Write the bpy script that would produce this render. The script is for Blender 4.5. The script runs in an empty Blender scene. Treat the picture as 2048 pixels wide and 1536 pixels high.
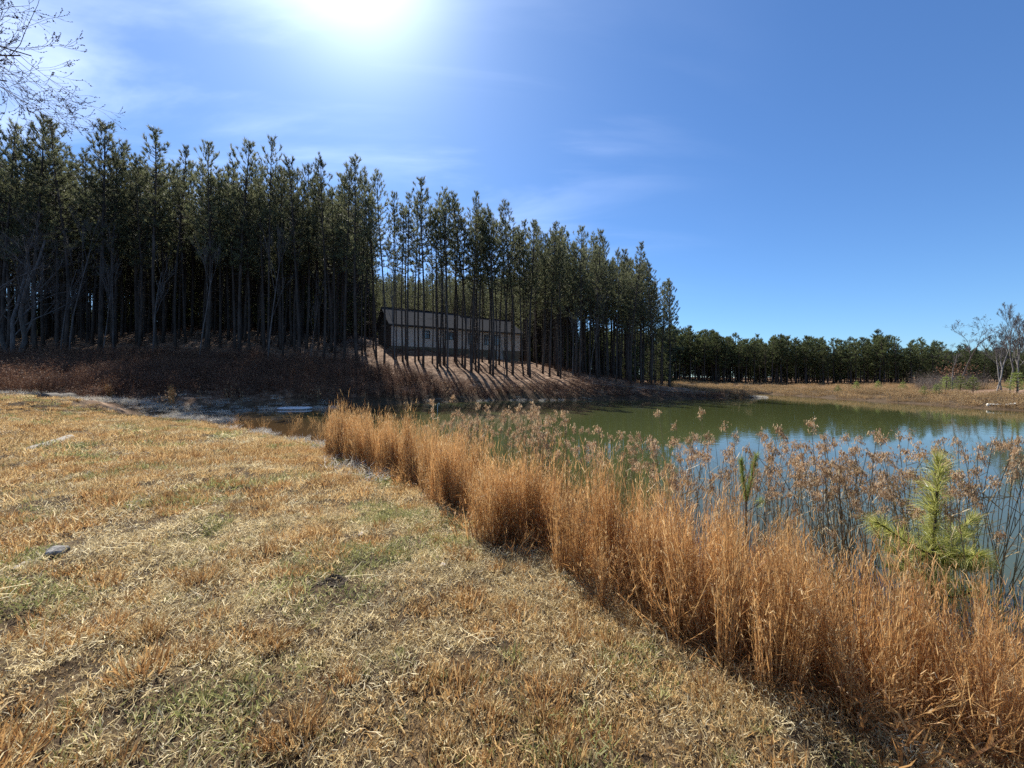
import bpy, math, random
import numpy as np
from mathutils import Vector, Euler

random.seed(7)
RNG = np.random.default_rng(11)
scene = bpy.context.scene
COL = scene.collection
R = math.radians

# ------------------------------------------------------------------ camera, sky, sun, exposure
EYE = 2.2            # eye height above the pond's surface
FPX = 772.0          # focal length in pixels of a 2048 wide picture
HORIZON = 757.0
cam_data = bpy.data.cameras.new('camera')
cam_data.sensor_width = 36.0
cam_data.lens = 36.0 * FPX / 2048.0
cam_data.shift_y = -(768.0 - HORIZON) / 2048.0
cam_data.clip_start = 0.05
cam_data.clip_end = 4000.0
cam = bpy.data.objects.new('camera', cam_data)
cam.location = (0, 0, EYE)
cam.rotation_euler = (R(90), 0, 0)
COL.objects.link(cam)
scene.camera = cam

SUN_EL, SUN_AZ = R(47.0), R(-23.0)      # azimuth from +Y, positive to +X
SUN_DIR = Vector((math.sin(SUN_AZ) * math.cos(SUN_EL), math.cos(SUN_AZ) * math.cos(SUN_EL), math.sin(SUN_EL)))


def setup_world():
    w = bpy.data.worlds.new('World')
    scene.world = w
    w.use_nodes = True
    nt = w.node_tree
    nt.nodes.clear()
    N, L = nt.nodes.new, nt.links.new
    out = N('ShaderNodeOutputWorld')
    bg = N('ShaderNodeBackground')
    bg.inputs['Strength'].default_value = 0.076
    sky = N('ShaderNodeTexSky')
    sky.sky_type = 'NISHITA'
    sky.sun_disc = False
    sky.sun_elevation = SUN_EL
    sky.sun_rotation = SUN_AZ
    sky.altitude = 300
    sky.air_density = 1.0
    sky.dust_density = 0.35
    sky.ozone_density = 1.6
    tc = N('ShaderNodeTexCoord')
    nrm = N('ShaderNodeVectorMath'); nrm.operation = 'NORMALIZE'
    L(tc.outputs['Generated'], nrm.inputs[0])
    dot = N('ShaderNodeVectorMath'); dot.operation = 'DOT_PRODUCT'
    L(nrm.outputs[0], dot.inputs[0]); dot.inputs[1].default_value = SUN_DIR
    # sun aureole seen through the thin high cloud
    def m(op, a, b=None, c=None, clamp=False):
        n = N('ShaderNodeMath'); n.operation = op; n.use_clamp = clamp
        for i, x in enumerate((a, b, c)):
            if x is None:
                continue
            if isinstance(x, (int, float)):
                n.inputs[i].default_value = x
            else:
                L(x, n.inputs[i])
        return n.outputs[0]
    d = m('MAXIMUM', dot.outputs['Value'], 0.0)
    g1 = m('MULTIPLY', m('POWER', d, 95.0), 6.5)
    g2 = m('MULTIPLY', m('POWER', d, 18.0), 0.40)
    glow = m('ADD', g1, g2)
    # cirrus: project the view direction on a high plane, stretched noise
    sep = N('ShaderNodeSeparateXYZ'); L(nrm.outputs[0], sep.inputs[0])
    zc = m('ADD', m('MAXIMUM', sep.outputs['Z'], 0.0), 0.12)
    px = m('DIVIDE', sep.outputs['X'], zc)
    py = m('DIVIDE', sep.outputs['Y'], zc)
    comb = N('ShaderNodeCombineXYZ'); L(px, comb.inputs[0]); L(py, comb.inputs[1])
    mp = N('ShaderNodeMapping')
    mp.inputs['Rotation'].default_value = (0, 0, R(28))
    mp.inputs['Scale'].default_value = (0.42, 1.5, 1.0)
    L(comb.outputs[0], mp.inputs['Vector'])
    nz = N('ShaderNodeTexNoise')
    nz.inputs['Scale'].default_value = 1.15
    nz.inputs['Detail'].default_value = 7.0
    nz.inputs['Roughness'].default_value = 0.52
    nz.inputs['Distortion'].default_value = 1.3
    L(mp.outputs[0], nz.inputs['Vector'])
    nz2 = N('ShaderNodeTexNoise')
    nz2.inputs['Scale'].default_value = 0.55
    nz2.inputs['Detail'].default_value = 2.0
    L(comb.outputs[0], nz2.inputs['Vector'])
    mr = N('ShaderNodeMapRange'); mr.interpolation_type = 'SMOOTHSTEP'
    mr.inputs['From Min'].default_value = 0.42; mr.inputs['From Max'].default_value = 0.72
    L(nz.outputs['Fac'], mr.inputs['Value'])
    mr2 = N('ShaderNodeMapRange'); mr2.interpolation_type = 'SMOOTHSTEP'
    mr2.inputs['From Min'].default_value = 0.35; mr2.inputs['From Max'].default_value = 0.62
    L(nz2.outputs['Fac'], mr2.inputs['Value'])
    # the cloud bank lies west of the pond: thins out towards +X
    side = N('ShaderNodeMapRange'); side.interpolation_type = 'SMOOTHSTEP'
    side.inputs['From Min'].default_value = 0.55; side.inputs['From Max'].default_value = -0.55
    L(sep.outputs['X'], side.inputs['Value'])
    cl = m('MULTIPLY', m('MULTIPLY', mr.outputs[0], m('ADD', m('MULTIPLY', mr2.outputs[0], 0.7), 0.3)), side.outputs[0])
    cl = m('ADD', cl, m('MULTIPLY', side.outputs[0], 0.07))
    clb = m('MULTIPLY', cl, m('ADD', 3.4, m('MULTIPLY', m('POWER', d, 6.0), 2.6)))
    add = m('ADD', glow, clb)
    mixc = N('ShaderNodeMix'); mixc.data_type = 'RGBA'; mixc.blend_type = 'MULTIPLY'
    mixc.inputs['Factor'].default_value = 1.0
    L(sky.outputs[0], mixc.inputs['A'])
    mixc.inputs['B'].default_value = (0.52, 0.78, 1.08, 1)
    addc = N('ShaderNodeVectorMath'); addc.operation = 'MULTIPLY_ADD'
    addc.inputs[0].default_value = (1.0, 0.99, 0.97)
    L(add, addc.inputs[1])
    L(mixc.outputs['Result'], addc.inputs[2])
    L(addc.outputs[0], bg.inputs['Color'])
    L(bg.outputs[0], out.inputs['Surface'])


setup_world()
sun_data = bpy.data.lights.new('sun', 'SUN')
sun_data.energy = 5.0
sun_data.angle = R(0.53)
sun_data.color = (1.0, 0.945, 0.85)
sun = bpy.data.objects.new('sun', sun_data)
sun.location = (-40, 90, 100)
sun.rotation_euler = SUN_DIR.to_track_quat('Z', 'Y').to_euler()
COL.objects.link(sun)
scene.view_settings.view_transform = 'Standard'
scene.view_settings.look = 'None'
scene.view_settings.gamma = 1.0
scene.view_settings.use_curve_mapping = False
scene.view_settings.exposure = 0.92
scene.render.engine = 'CYCLES'
scene.cycles.max_bounces = 8
scene.cycles.diffuse_bounces = 3
scene.cycles.glossy_bounces = 3
scene.cycles.transmission_bounces = 4
scene.cycles.transparent_max_bounces = 8
scene.cycles.caustics_reflective = False
scene.cycles.caustics_refractive = False
scene.cycles.use_denoising = False
scene.cycles.sample_clamp_indirect = 4.0

# ------------------------------------------------------------------ small tools
def tag(o, label=None, cat=None, group=None, kind=None):
    if label: o['label'] = label
    if cat: o['category'] = cat
    if group: o['group'] = group
    if kind: o['kind'] = kind
    return o


def empty(name, loc=(0, 0, 0), rz=0.0):
    o = bpy.data.objects.new(name, None)
    o.empty_display_size = 0.3
    o.location = loc
    o.rotation_euler = (0, 0, rz)
    COL.objects.link(o)
    return o


def unit(a):
    a = np.asarray(a, float)
    return a / np.maximum(np.linalg.norm(a, axis=-1, keepdims=True), 1e-9)


class Geo:
    """collects vertices, faces, one random tint per piece and a material slot, then links ONE mesh object"""
    def __init__(self):
        self.v, self.f, self.t, self.n = [], [], [], 0

    def add(self, verts, faces, tint=0.5, slot=0):
        verts = np.asarray(verts, float).reshape(-1, 3)
        k = len(verts)
        self.v.append(verts)
        if np.isscalar(tint):
            tint = np.full(k, tint)
        self.t.append(np.asarray(tint, float))
        for fa in faces:
            fa = np.asarray(fa, int)
            if len(fa):
                self.f.append((fa + self.n, slot))
        self.n += k
        return self

    def mesh(self, name, mats, smooth=False):
        me = bpy.data.meshes.new(name)
        V = np.concatenate(self.v).astype(np.float32)
        T = np.concatenate(self.t).astype(np.float32)
        loops = np.concatenate([f.ravel() for f, s in self.f]).astype(np.int32)
        tot = np.concatenate([np.full(len(f), f.shape[1]) for f, s in self.f]).astype(np.int32)
        slot = np.concatenate([np.full(len(f), s) for f, s in self.f]).astype(np.int32)
        me.vertices.add(len(V)); me.vertices.foreach_set('co', V.ravel())
        me.loops.add(len(loops)); me.loops.foreach_set('vertex_index', loops)
        me.polygons.add(len(tot))
        start = np.concatenate([[0], np.cumsum(tot)[:-1]]).astype(np.int32)
        me.polygons.foreach_set('loop_start', start)
        me.polygons.foreach_set('material_index', slot)
        me.polygons.foreach_set('use_smooth', np.full(len(tot), smooth))
        a = me.attributes.new('tint', 'FLOAT', 'POINT')
        a.data.foreach_set('value', T)
        for m_ in (mats if isinstance(mats, (list, tuple)) else [mats]):
            me.materials.append(m_)
        me.update(calc_edges=True)
        me.validate()
        return me

    def build(self, name, mats, parent=None, smooth=False, loc=None):
        o = bpy.data.objects.new(name, self.mesh(name, mats, smooth))
        COL.objects.link(o)
        if parent is not None: o.parent = parent
        if loc is not None: o.location = loc
        return o

    # --- shapes
    def blades(self, base, dirs, length, width, bend=0.5, droop=None, tint=None, rng=RNG, slot=0):
        base = np.asarray(base, float); dirs = unit(dirs); n = len(base)
        length = np.broadcast_to(length, n)[:, None]; width = np.broadcast_to(width, n)[:, None]
        side = unit(np.cross(dirs, unit(rng.normal(size=(n, 3)))))
        bv = rng.normal(size=(n, 3)) if droop is None else np.broadcast_to(droop, (n, 3)) + rng.normal(size=(n, 3)) * 0.35
        d2 = unit(dirs + bv * bend)
        mid = base + dirs * length * 0.55
        tip = mid + d2 * length * 0.45
        V = np.stack([base - side * width * .5, base + side * width * .5, mid + side * width * .42, mid - side * width * .42, tip], 1)
        i = np.arange(n)[:, None] * 5
        if tint is None: tint = rng.random(n)
        self.add(V.reshape(-1, 3), [i + np.array([[0, 1, 2, 3]]), i + np.array([[3, 2, 4]])], np.repeat(tint, 5), slot)

    def needles(self, base, dirs, length, width, tint=None, rng=RNG, slot=0):
        base = np.asarray(base, float); dirs = unit(dirs); n = len(base)
        length = np.broadcast_to(length, n)[:, None]; width = np.broadcast_to(width, n)[:, None]
        side = unit(np.cross(dirs, unit(rng.normal(size=(n, 3)))))
        V = np.stack([base - side * width * .5, base + side * width * .5, base + dirs * length], 1)
        i = np.arange(n)[:, None] * 3
        if tint is None: tint = rng.random(n)
        self.add(V.reshape(-1, 3), [i + np.array([[0, 1, 2]])], np.repeat(tint, 3), slot)

    def tube(self, pts, radii, sides=5, tint=0.5, slot=0, cap=True):
        P = np.asarray(pts, float); k = len(P)
        radii = np.broadcast_to(radii, k)
        T = np.gradient(P, axis=0); T = unit(T)
        ref = np.array([0, 0, 1.0]) if abs(T[0][2]) < 0.9 else np.array([1.0, 0, 0])
        A = unit(np.cross(T, ref)); B = np.cross(T, A)
        ang = np.arange(sides) * 2 * math.pi / sides
        V = P[:, None, :] + (A[:, None, :] * np.cos(ang)[None, :, None] + B[:, None, :] * np.sin(ang)[None, :, None]) * radii[:, None, None]
        i, j = np.meshgrid(np.arange(k - 1), np.arange(sides), indexing='ij')
        i, j = i.ravel(), j.ravel(); j2 = (j + 1) % sides
        F = np.stack([i * sides + j, i * sides + j2, (i + 1) * sides + j2, (i + 1) * sides + j], 1)
        fs = [F]
        if cap:
            fs.append(np.array([list(range(sides))[::-1]])); fs.append(np.array([[(k - 1) * sides + q for q in range(sides)]]))
        self.add(V.reshape(-1, 3), fs, tint, slot)

    def box(self, c, s, rz=0.0, tint=0.5, slot=0):
        c = np.asarray(c, float); s = np.asarray(s, float) / 2
        q = np.array([[x, y, z] for x in (-1, 1) for y in (-1, 1) for z in (-1, 1)], float) * s
        cr, sr = math.cos(rz), math.sin(rz)
        q = np.stack([q[:, 0] * cr - q[:, 1] * sr, q[:, 0] * sr + q[:, 1] * cr, q[:, 2]], 1) + c
        F = np.array([[0, 1, 3, 2], [4, 6, 7, 5], [0, 4, 5, 1], [2, 3, 7, 6], [0, 2, 6, 4], [1, 5, 7, 3]])
        self.add(q, [F], tint, slot)


def _hash(ix, iy, seed):
    h = (ix.astype(np.int64) * 374761393 + iy.astype(np.int64) * 668265263 + seed * 1442695041) & 0xffffffff
    h = ((h ^ (h >> 13)) * 1274126177) & 0xffffffff
    return ((h ^ (h >> 16)) & 0xffff) / 65535.0


def vnoise(x, y, seed=0):
    x = np.asarray(x, float); y = np.asarray(y, float)
    ix, iy = np.floor(x), np.floor(y)
    fx, fy = x - ix, y - iy
    fx = fx * fx * (3 - 2 * fx); fy = fy * fy * (3 - 2 * fy)
    a = _hash(ix, iy, seed); b = _hash(ix + 1, iy, seed); c = _hash(ix, iy + 1, seed); d = _hash(ix + 1, iy + 1, seed)
    return (a * (1 - fx) + b * fx) * (1 - fy) + (c * (1 - fx) + d * fx) * fy


def fbm(x, y, seed=0, octv=4):
    s, a, t = 0, 1.0, 0
    for o in range(octv):
        s = s + a * vnoise(x * 2 ** o + 17.3 * o, y * 2 ** o - 9.1 * o, seed + o); t += a; a *= 0.5
    return s / t


def sstep(a, b, x):
    t = np.clip((np.asarray(x, float) - a) / (b - a), 0, 1)
    return t * t * (3 - 2 * t)


# ------------------------------------------------------------------ terrain model
SHORE = np.array([
    (30, -60), (14, -25), (8.5, -8), (5.6, -2), (4.2, 0.5), (3.15, 2.1), (2.6, 3.1), (2.1, 4.1), (1.4, 5.2), (0.4, 6.4), (-0.8, 7.8),
    (-2.4, 9.4), (-4.0, 10.6), (-5.6, 11.6), (-6.8, 12.9), (-9.0, 14.7), (-11.0, 16.0), (-13.0, 17.5), (-16.0, 19.4), (-18.6, 20.5), (-20.4, 21.8),
    (-20.6, 23.6), (-19.4, 25.8), (-17.4, 28.0), (-14.8, 29.2), (-12.7, 30.2), (-10.5, 32.6), (-8.0, 35.0), (-4.0, 37.6), (0, 39.3), (5, 39.4),
    (9.5, 39.7), (15, 40.2), (20.5, 41.4), (25, 42.8), (28, 44.2), (29.2, 45.8), (27.5, 48.5), (25, 52), (23, 58), (24, 66), (30, 69), (35, 64),
    (36.2, 57), (35.8, 48), (35.0, 40), (34.8, 34), (34.4, 28), (35, 20), (38, 5), (46, -20), (52, -60)], float)


def shore_sd(x, y):
    """signed distance to the waterline, positive on land"""
    P = np.stack([np.ravel(x), np.ravel(y)], 1).astype(float)
    best = np.full(len(P), 1e9); inside = np.zeros(len(P), bool)
    n = len(SHORE)
    for i in range(n):
        a = SHORE[i]; b = SHORE[(i + 1) % n]
        ab = b - a; t = np.clip(((P - a) @ ab) / (ab @ ab), 0, 1)
        d = np.linalg.norm(P - a - t[:, None] * ab, axis=1)
        best = np.minimum(best, d)
        c = ((a[1] > P[:, 1]) != (b[1] > P[:, 1]))
        with np.errstate(divide='ignore', invalid='ignore'):
            xx = (b[0] - a[0]) * (P[:, 1] - a[1]) / (b[1] - a[1]) + a[0]
        inside ^= c & (P[:, 0] < xx)
    return np.where(inside, -best, best).reshape(np.shape(x))


CTRL = np.array([  # x, y, height of the land once clear of the water's edge
    (0, 0, .68), (-3, 2, .76), (-8, 5, .86), (-15, 9, 1.08), (-30, 10, 1.6), (-24, 18, 1.5), (-20, 19.4, 1.25), (-12, 14, .75), (-6, 9, .62),
    (0, -15, .9), (-30, -15, 1.5), (-60, -10, 2.2), (15, -40, .8), (-60, 20, 3.0), (-31, 25, 2.2), (-24, 26, 1.7), (-20, 30, 2.2),
    (-48, 36, 4.2), (-40, 36, 4.0), (-32, 39, 4.2), (-21, 40, 3.8), (-16, 40, 3.4), (-5, 44, 3.2), (2, 46, 2.7), (9, 48, 2.2), (18, 50, 1.5),
    (-60, 50, 7.5), (-42, 50, 8.0), (-30, 52, 7.6), (-22, 52, 6.6), (-15.6, 50, 6.1), (-13.5, 49.5, 5.9), (-7, 54, 5.5), (1.2, 59, 4.9), (-8, 66, 5.6), (8, 60, 3.4), (16, 62, 2.3),
    (-60, 75, 10.5), (-40, 75, 11), (-22, 78, 9.5), (-5, 85, 6.5), (12, 80, 3.5), (22, 75, 1.6), (26, 47, .7), (23, 51, 1.0),
    (40, 75, .6), (55, 85, .7), (75, 90, .8), (40, 55, .6), (40, 45, .6), (40, 36, .6), (44, 28, .7), (55, 30, .9), (60, 60, .8), (90, 70, 1.0), (60, 0, 1.4),
    (-60, 120, 12), (0, 120, 8), (60, 120, 2.5), (120, 120, 2.5), (140, 40, 2), (140, -60, 2), (0, -120, 2), (-140, 0, 3), (-140, 110, 10), (-100, -100, 3)], float)


def _tps_fit(pts, reg=0.02):
    X = pts[:, :2] / 50.0; n = len(X)
    d = np.linalg.norm(X[:, None] - X[None], axis=2)
    K = np.where(d > 0, d ** 2 * np.log(np.maximum(d, 1e-9)), 0) + np.eye(n) * reg * 0.02
    P = np.hstack([np.ones((n, 1)), X])
    A = np.block([[K, P], [P.T, np.zeros((3, 3))]])
    return X, np.linalg.solve(A, np.concatenate([pts[:, 2], np.zeros(3)]))


_TX, _TW = _tps_fit(CTRL)


def tps(x, y):
    Q = np.stack([np.clip(np.ravel(x), -140, 140), np.clip(np.ravel(y), -110, 120)], 1) / 50.0
    out = np.zeros(len(Q))
    for s in range(0, len(Q), 60000):
        q = Q[s:s + 60000]
        d = np.linalg.norm(q[:, None] - _TX[None], axis=2)
        out[s:s + 60000] = np.where(d > 0, d ** 2 * np.log(np.maximum(d, 1e-9)), 0) @ _TW[:-3] + _TW[-3] + q @ _TW[-2:]
    return out.reshape(np.shape(x))


def cove_w(x, y):
    return sstep(-3.5, -7.5, x) * sstep(10, 13, y) * sstep(33, 28, y)


def ground_z(x, y, detail=True):
    x = np.asarray(x, float); y = np.asarray(y, float)
    sd = shore_sd(x, y)
    H = np.maximum(tps(x, y), 0.35)
    w = 1.25 + 1.6 * sstep(16, 30, y) + 5.0 * sstep(-4.5, -9, x) * sstep(11, 14, y) * sstep(24, 21, y) * sstep(-21.5, -18.5, x)
    land = H * (1 - np.exp(-np.maximum(sd, 0) / w))
    ws = 4.0 + 12.0 * cove_w(x, y)
    wet = -1.5 * (1 - np.exp(np.minimum(sd, 0) / ws))
    z = np.where(sd > 0, land, wet)
    if detail:
        k = sstep(0.1, 1.0, sd)
        far = sstep(20, 35, y)
        z = z + k * ((fbm(x * 1.1, y * 1.1, 3, 3) - .5) * 0.11 + (fbm(x * 4.2, y * 4.2, 5, 3) - .5) * 0.13 * (1 - far) + (fbm(x * .35, y * .35, 8, 2) - .5) * (.10 + .5 * far))
    return z


def gz(x, y):
    return float(ground_z(np.array([x]), np.array([y]))[0])


def ground_at(u, v, far=140.0):
    """where the sight line through a point of the 2048 x 1536 photograph meets the ground or the water"""
    Y = np.geomspace(0.8, far, 900)
    X = (u - 1024.0) / FPX * Y
    Z = EYE - (v - HORIZON) / FPX * Y
    G = np.maximum(ground_z(X, Y), 0.0)
    i = np.argmax(Z <= G) if np.any(Z <= G) else len(Y) - 1
    return float(X[i]), float(Y[i]), float(G[i])


# ------------------------------------------------------------------ materials
def new_mat(name):
    m_ = bpy.data.materials.new(name); m_.use_nodes = True
    nt = m_.node_tree; nt.nodes.clear()
    out = nt.nodes.new('ShaderNodeOutputMaterial')
    return m_, nt, out


def ramp_node(nt, cols, pos=None):
    r = nt.nodes.new('ShaderNodeValToRGB')
    els = r.color_ramp.elements
    while len(els) < len(cols): els.new(0.5)
    for i, c in enumerate(cols):
        els[i].position = pos[i] if pos else i / max(1, len(cols) - 1)
        els[i].color = (*c, 1)
    return r


def leaf_mat(name, cols, trans=0.45, rough=0.6, spec=0.25, vary=0.25, thin=None):
    """blade, needle or leaf: tint per piece, some light let through"""
    m_, nt, out = new_mat(name)
    N, L = nt.nodes.new, nt.links.new
    at = N('ShaderNodeAttribute'); at.attribute_name = 'tint'
    rp = ramp_node(nt, cols); L(at.outputs['Fac'], rp.inputs[0])
    oi = N('ShaderNodeObjectInfo')
    mr = N('ShaderNodeMapRange'); L(oi.outputs['Random'], mr.inputs['Value'])
    mr.inputs['To Min'].default_value = 1 - vary; mr.inputs['To Max'].default_value = 1 + vary
    hs = N('ShaderNodeHueSaturation'); L(rp.outputs[0], hs.inputs['Color']); L(mr.outputs[0], hs.inputs['Value'])
    pb = N('ShaderNodeBsdfPrincipled'); L(hs.outputs[0], pb.inputs['Base Color'])
    pb.inputs['Roughness'].default_value = rough
    pb.inputs['Specular IOR Level'].default_value = spec
    tr = N('ShaderNodeBsdfTranslucent'); L(hs.outputs[0], tr.inputs['Color'])
    mx = N('ShaderNodeMixShader'); mx.inputs[0].default_value = trans
    L(pb.outputs[0], mx.inputs[1]); L(tr.outputs[0], mx.inputs[2])
    L(mx.outputs[0], out.inputs['Surface'])
    return m_


def solid_mat(name, cols, scale=6.0, rough=0.85, bump=0.3, stretch=(1, 1, 1), spec=0.3, coord='Object', detail=6, metallic=0.0, bdist=0.02):
    m_, nt, out = new_mat(name)
    N, L = nt.nodes.new, nt.links.new
    tc = N('ShaderNodeTexCoord'); mp = N('ShaderNodeMapping'); mp.inputs['Scale'].default_value = stretch
    L(tc.outputs[coord], mp.inputs['Vector'])
    nz = N('ShaderNodeTexNoise'); nz.inputs['Scale'].default_value = scale; nz.inputs['Detail'].default_value = detail
    L(mp.outputs[0], nz.inputs['Vector'])
    rp = ramp_node(nt, cols, [0.3 + 0.4 * i / max(1, len(cols) - 1) for i in range(len(cols))])
    L(nz.outputs['Fac'], rp.inputs[0])
    oi = N('ShaderNodeObjectInfo')
    mr = N('ShaderNodeMapRange'); L(oi.outputs['Random'], mr.inputs['Value'])
    mr.inputs['To Min'].default_value = 0.85; mr.inputs['To Max'].default_value = 1.15
    hs = N('ShaderNodeHueSaturation'); L(rp.outputs[0], hs.inputs['Color']); L(mr.outputs[0], hs.inputs['Value'])
    pb = N('ShaderNodeBsdfPrincipled'); L(hs.outputs[0], pb.inputs['Base Color'])
    pb.inputs['Roughness'].default_value = rough; pb.inputs['Specular IOR Level'].default_value = spec
    pb.inputs['Metallic'].default_value = metallic
    if bump:
        b = N('ShaderNodeBump'); b.inputs['Strength'].default_value = bump; b.inputs['Distance'].default_value = bdist
        L(nz.outputs['Fac'], b.inputs['Height']); L(b.outputs[0], pb.inputs['Normal'])
    L(pb.outputs[0], out.inputs['Surface'])
    return m_


M = {}
M['bark'] = solid_mat('pine_bark', [(.022, .017, .014), (.060, .046, .038), (.10, .075, .06)], scale=5, stretch=(1, 1, .22), bump=.6)
M['branch'] = solid_mat('pine_twig', [(.035, .028, .022), (.08, .06, .045)], scale=5, bump=0)
M['pale_bark'] = solid_mat('pale_bark', [(.13, .115, .105), (.24, .22, .20), (.33, .305, .28)], scale=5, stretch=(1, 1, .3), bump=.4)
M['grey_bark'] = solid_mat('grey_bark', [(.055, .047, .044), (.11, .095, .088), (.16, .14, .13)], scale=5, stretch=(1, 1, .3), bump=.4)
M['twig'] = solid_mat('bare_twig', [(.07, .05, .05), (.14, .10, .09)], scale=9, bump=.2)
M['needle'] = leaf_mat('pine_needle', [(.068, .080, .042), (.125, .138, .072), (.185, .192, .105), (.26, .25, .15)], trans=.55, rough=.55, spec=.35, vary=.30)
M['far_needle'] = leaf_mat('far_pine_needle', [(.060, .076, .032), (.095, .118, .048), (.135, .155, .064), (.18, .18, .085)], trans=.45, rough=.6, spec=.3, vary=.35)
M['sap_needle'] = leaf_mat('sapling_needle', [(.20, .22, .05), (.38, .40, .09), (.54, .54, .16), (.66, .62, .28)], trans=.5, rough=.4, spec=.5, vary=.1)
M['young_needle'] = leaf_mat('young_pine_needle', [(.14, .19, .05), (.25, .30, .08), (.36, .38, .12)], trans=.35, rough=.45, spec=.4, vary=.25)
M['thatch'] = leaf_mat('bleached_grass', [(.20, .14, .065), (.52, .40, .20), (.74, .61, .35), (.84, .75, .51)], trans=.5, rough=.5, spec=.35, vary=.2)
M['tan'] = leaf_mat('tan_grass', [(.24, .14, .055), (.48, .31, .13), (.62, .43, .20), (.72, .57, .31)], trans=.48, rough=.5, spec=.3, vary=.22)
M['orange'] = leaf_mat('orange_grass', [(.16, .080, .033), (.36, .195, .075), (.50, .30, .12), (.64, .46, .22)], trans=.45, rough=.5, spec=.3, vary=.22)
M['green'] = leaf_mat('green_grass', [(.14, .16, .05), (.28, .28, .10), (.42, .41, .17), (.58, .53, .28)], trans=.42, rough=.5, spec=.3, vary=.2)
M['sedge'] = leaf_mat('broomsedge', [(.24, .11, .04), (.50, .265, .10), (.66, .41, .17), (.80, .60, .34)], trans=.5, rough=.5, spec=.3, vary=.2)
M['sedge_tip'] = leaf_mat('broomsedge_leaf', [(.40, .23, .10), (.56, .38, .18), (.72, .56, .33)], trans=.5, rough=.5, spec=.35, vary=.2)
M['wool_stem'] = leaf_mat('rush_stem', [(.12, .085, .05), (.22, .16, .08), (.36, .28, .15)], trans=.15, rough=.5, vary=.2)
M['wool_head'] = leaf_mat('rush_head', [(.24, .135, .07), (.40, .25, .135), (.54, .38, .22), (.64, .51, .35)], trans=.42, rough=.7, vary=.2)
M['brush'] = leaf_mat('brush_twig', [(.06, .032, .022), (.12, .060, .038), (.20, .105, .063), (.32, .20, .12)], trans=.28, rough=.7, vary=.3)
M['bank_grass'] = leaf_mat('far_bank_grass', [(.22, .13, .06), (.36, .23, .11), (.46, .32, .16), (.50, .40, .22)], trans=.4, rough=.6, vary=.3)
M['white_straw'] = leaf_mat('bleached_straw', [(.34, .30, .24), (.58, .54, .46), (.76, .73, .66)], trans=.35, rough=.5, spec=.4, vary=.15)
M['brown_leaf'] = leaf_mat('dead_leaf', [(.14, .07, .04), (.24, .12, .07), (.32, .18, .11)], trans=.4, vary=.2)


def ground_material():
    m_, nt, out = new_mat('ground_soil')
    N, L = nt.nodes.new, nt.links.new
    geo = N('ShaderNodeNewGeometry')
    def noise(scale, detail=5, rough=.6):
        n = N('ShaderNodeTexNoise'); n.inputs['Scale'].default_value = scale; n.inputs['Detail'].default_value = detail
        n.inputs['Roughness'].default_value = rough
        L(geo.outputs['Position'], n.inputs['Vector']); return n
    n1, n2, n3 = noise(2.2), noise(9.0, 6, .7), noise(38.0, 3, .7)
    lawn = ramp_node(nt, [(.022, .015, .010), (.045, .030, .018), (.085, .058, .032), (.13, .092, .05)], [.32, .45, .55, .68]); L(n2.outputs['Fac'], lawn.inputs[0])
    wood = ramp_node(nt, [(.05, .029, .018), (.14, .082, .050), (.24, .152, .098), (.36, .255, .17)], [.3, .45, .55, .68]); L(n1.outputs['Fac'], wood.inputs[0])
    mud = ramp_node(nt, [(.045, .030, .018), (.09, .06, .035), (.13, .095, .06)], [.3, .5, .7]); L(n2.outputs['Fac'], mud.inputs[0])
    def attr(nm):
        a = N('ShaderNodeAttribute'); a.attribute_name = nm; return a.outputs['Fac']
    def mix(a, b, f):
        x = N('ShaderNodeMix'); x.data_type = 'RGBA'
        L(f, x.inputs['Factor']); L(a, x.inputs['A']); L(b, x.inputs['B']); return x.outputs['Result']
    c = mix(lawn.outputs[0], wood.outputs[0], attr('wood'))
    c = mix(c, mud.outputs[0], attr('mud'))
    hs = N('ShaderNodeHueSaturation'); L(c, hs.inputs['Color'])
    mr = N('ShaderNodeMapRange'); L(n3.outputs['Fac'], mr.inputs['Value'])
    mr.inputs['From Min'].default_value = .3; mr.inputs['From Max'].default_value = .7
    mr.inputs['To Min'].default_value = .6; mr.inputs['To Max'].default_value = 1.35
    L(mr.outputs[0], hs.inputs['Value'])
    pb = N('ShaderNodeBsdfPrincipled'); L(hs.outputs[0], pb.inputs['Base Color']); pb.inputs['Roughness'].default_value = .95
    pb.inputs['Specular IOR Level'].default_value = .15
    b = N('ShaderNodeBump'); b.inputs['Strength'].default_value = .8; b.inputs['Distance'].default_value = .02
    L(n3.outputs['Fac'], b.inputs['Height']); L(b.outputs[0], pb.inputs['Normal'])
    L(pb.outputs[0], out.inputs['Surface'])
    return m_


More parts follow.
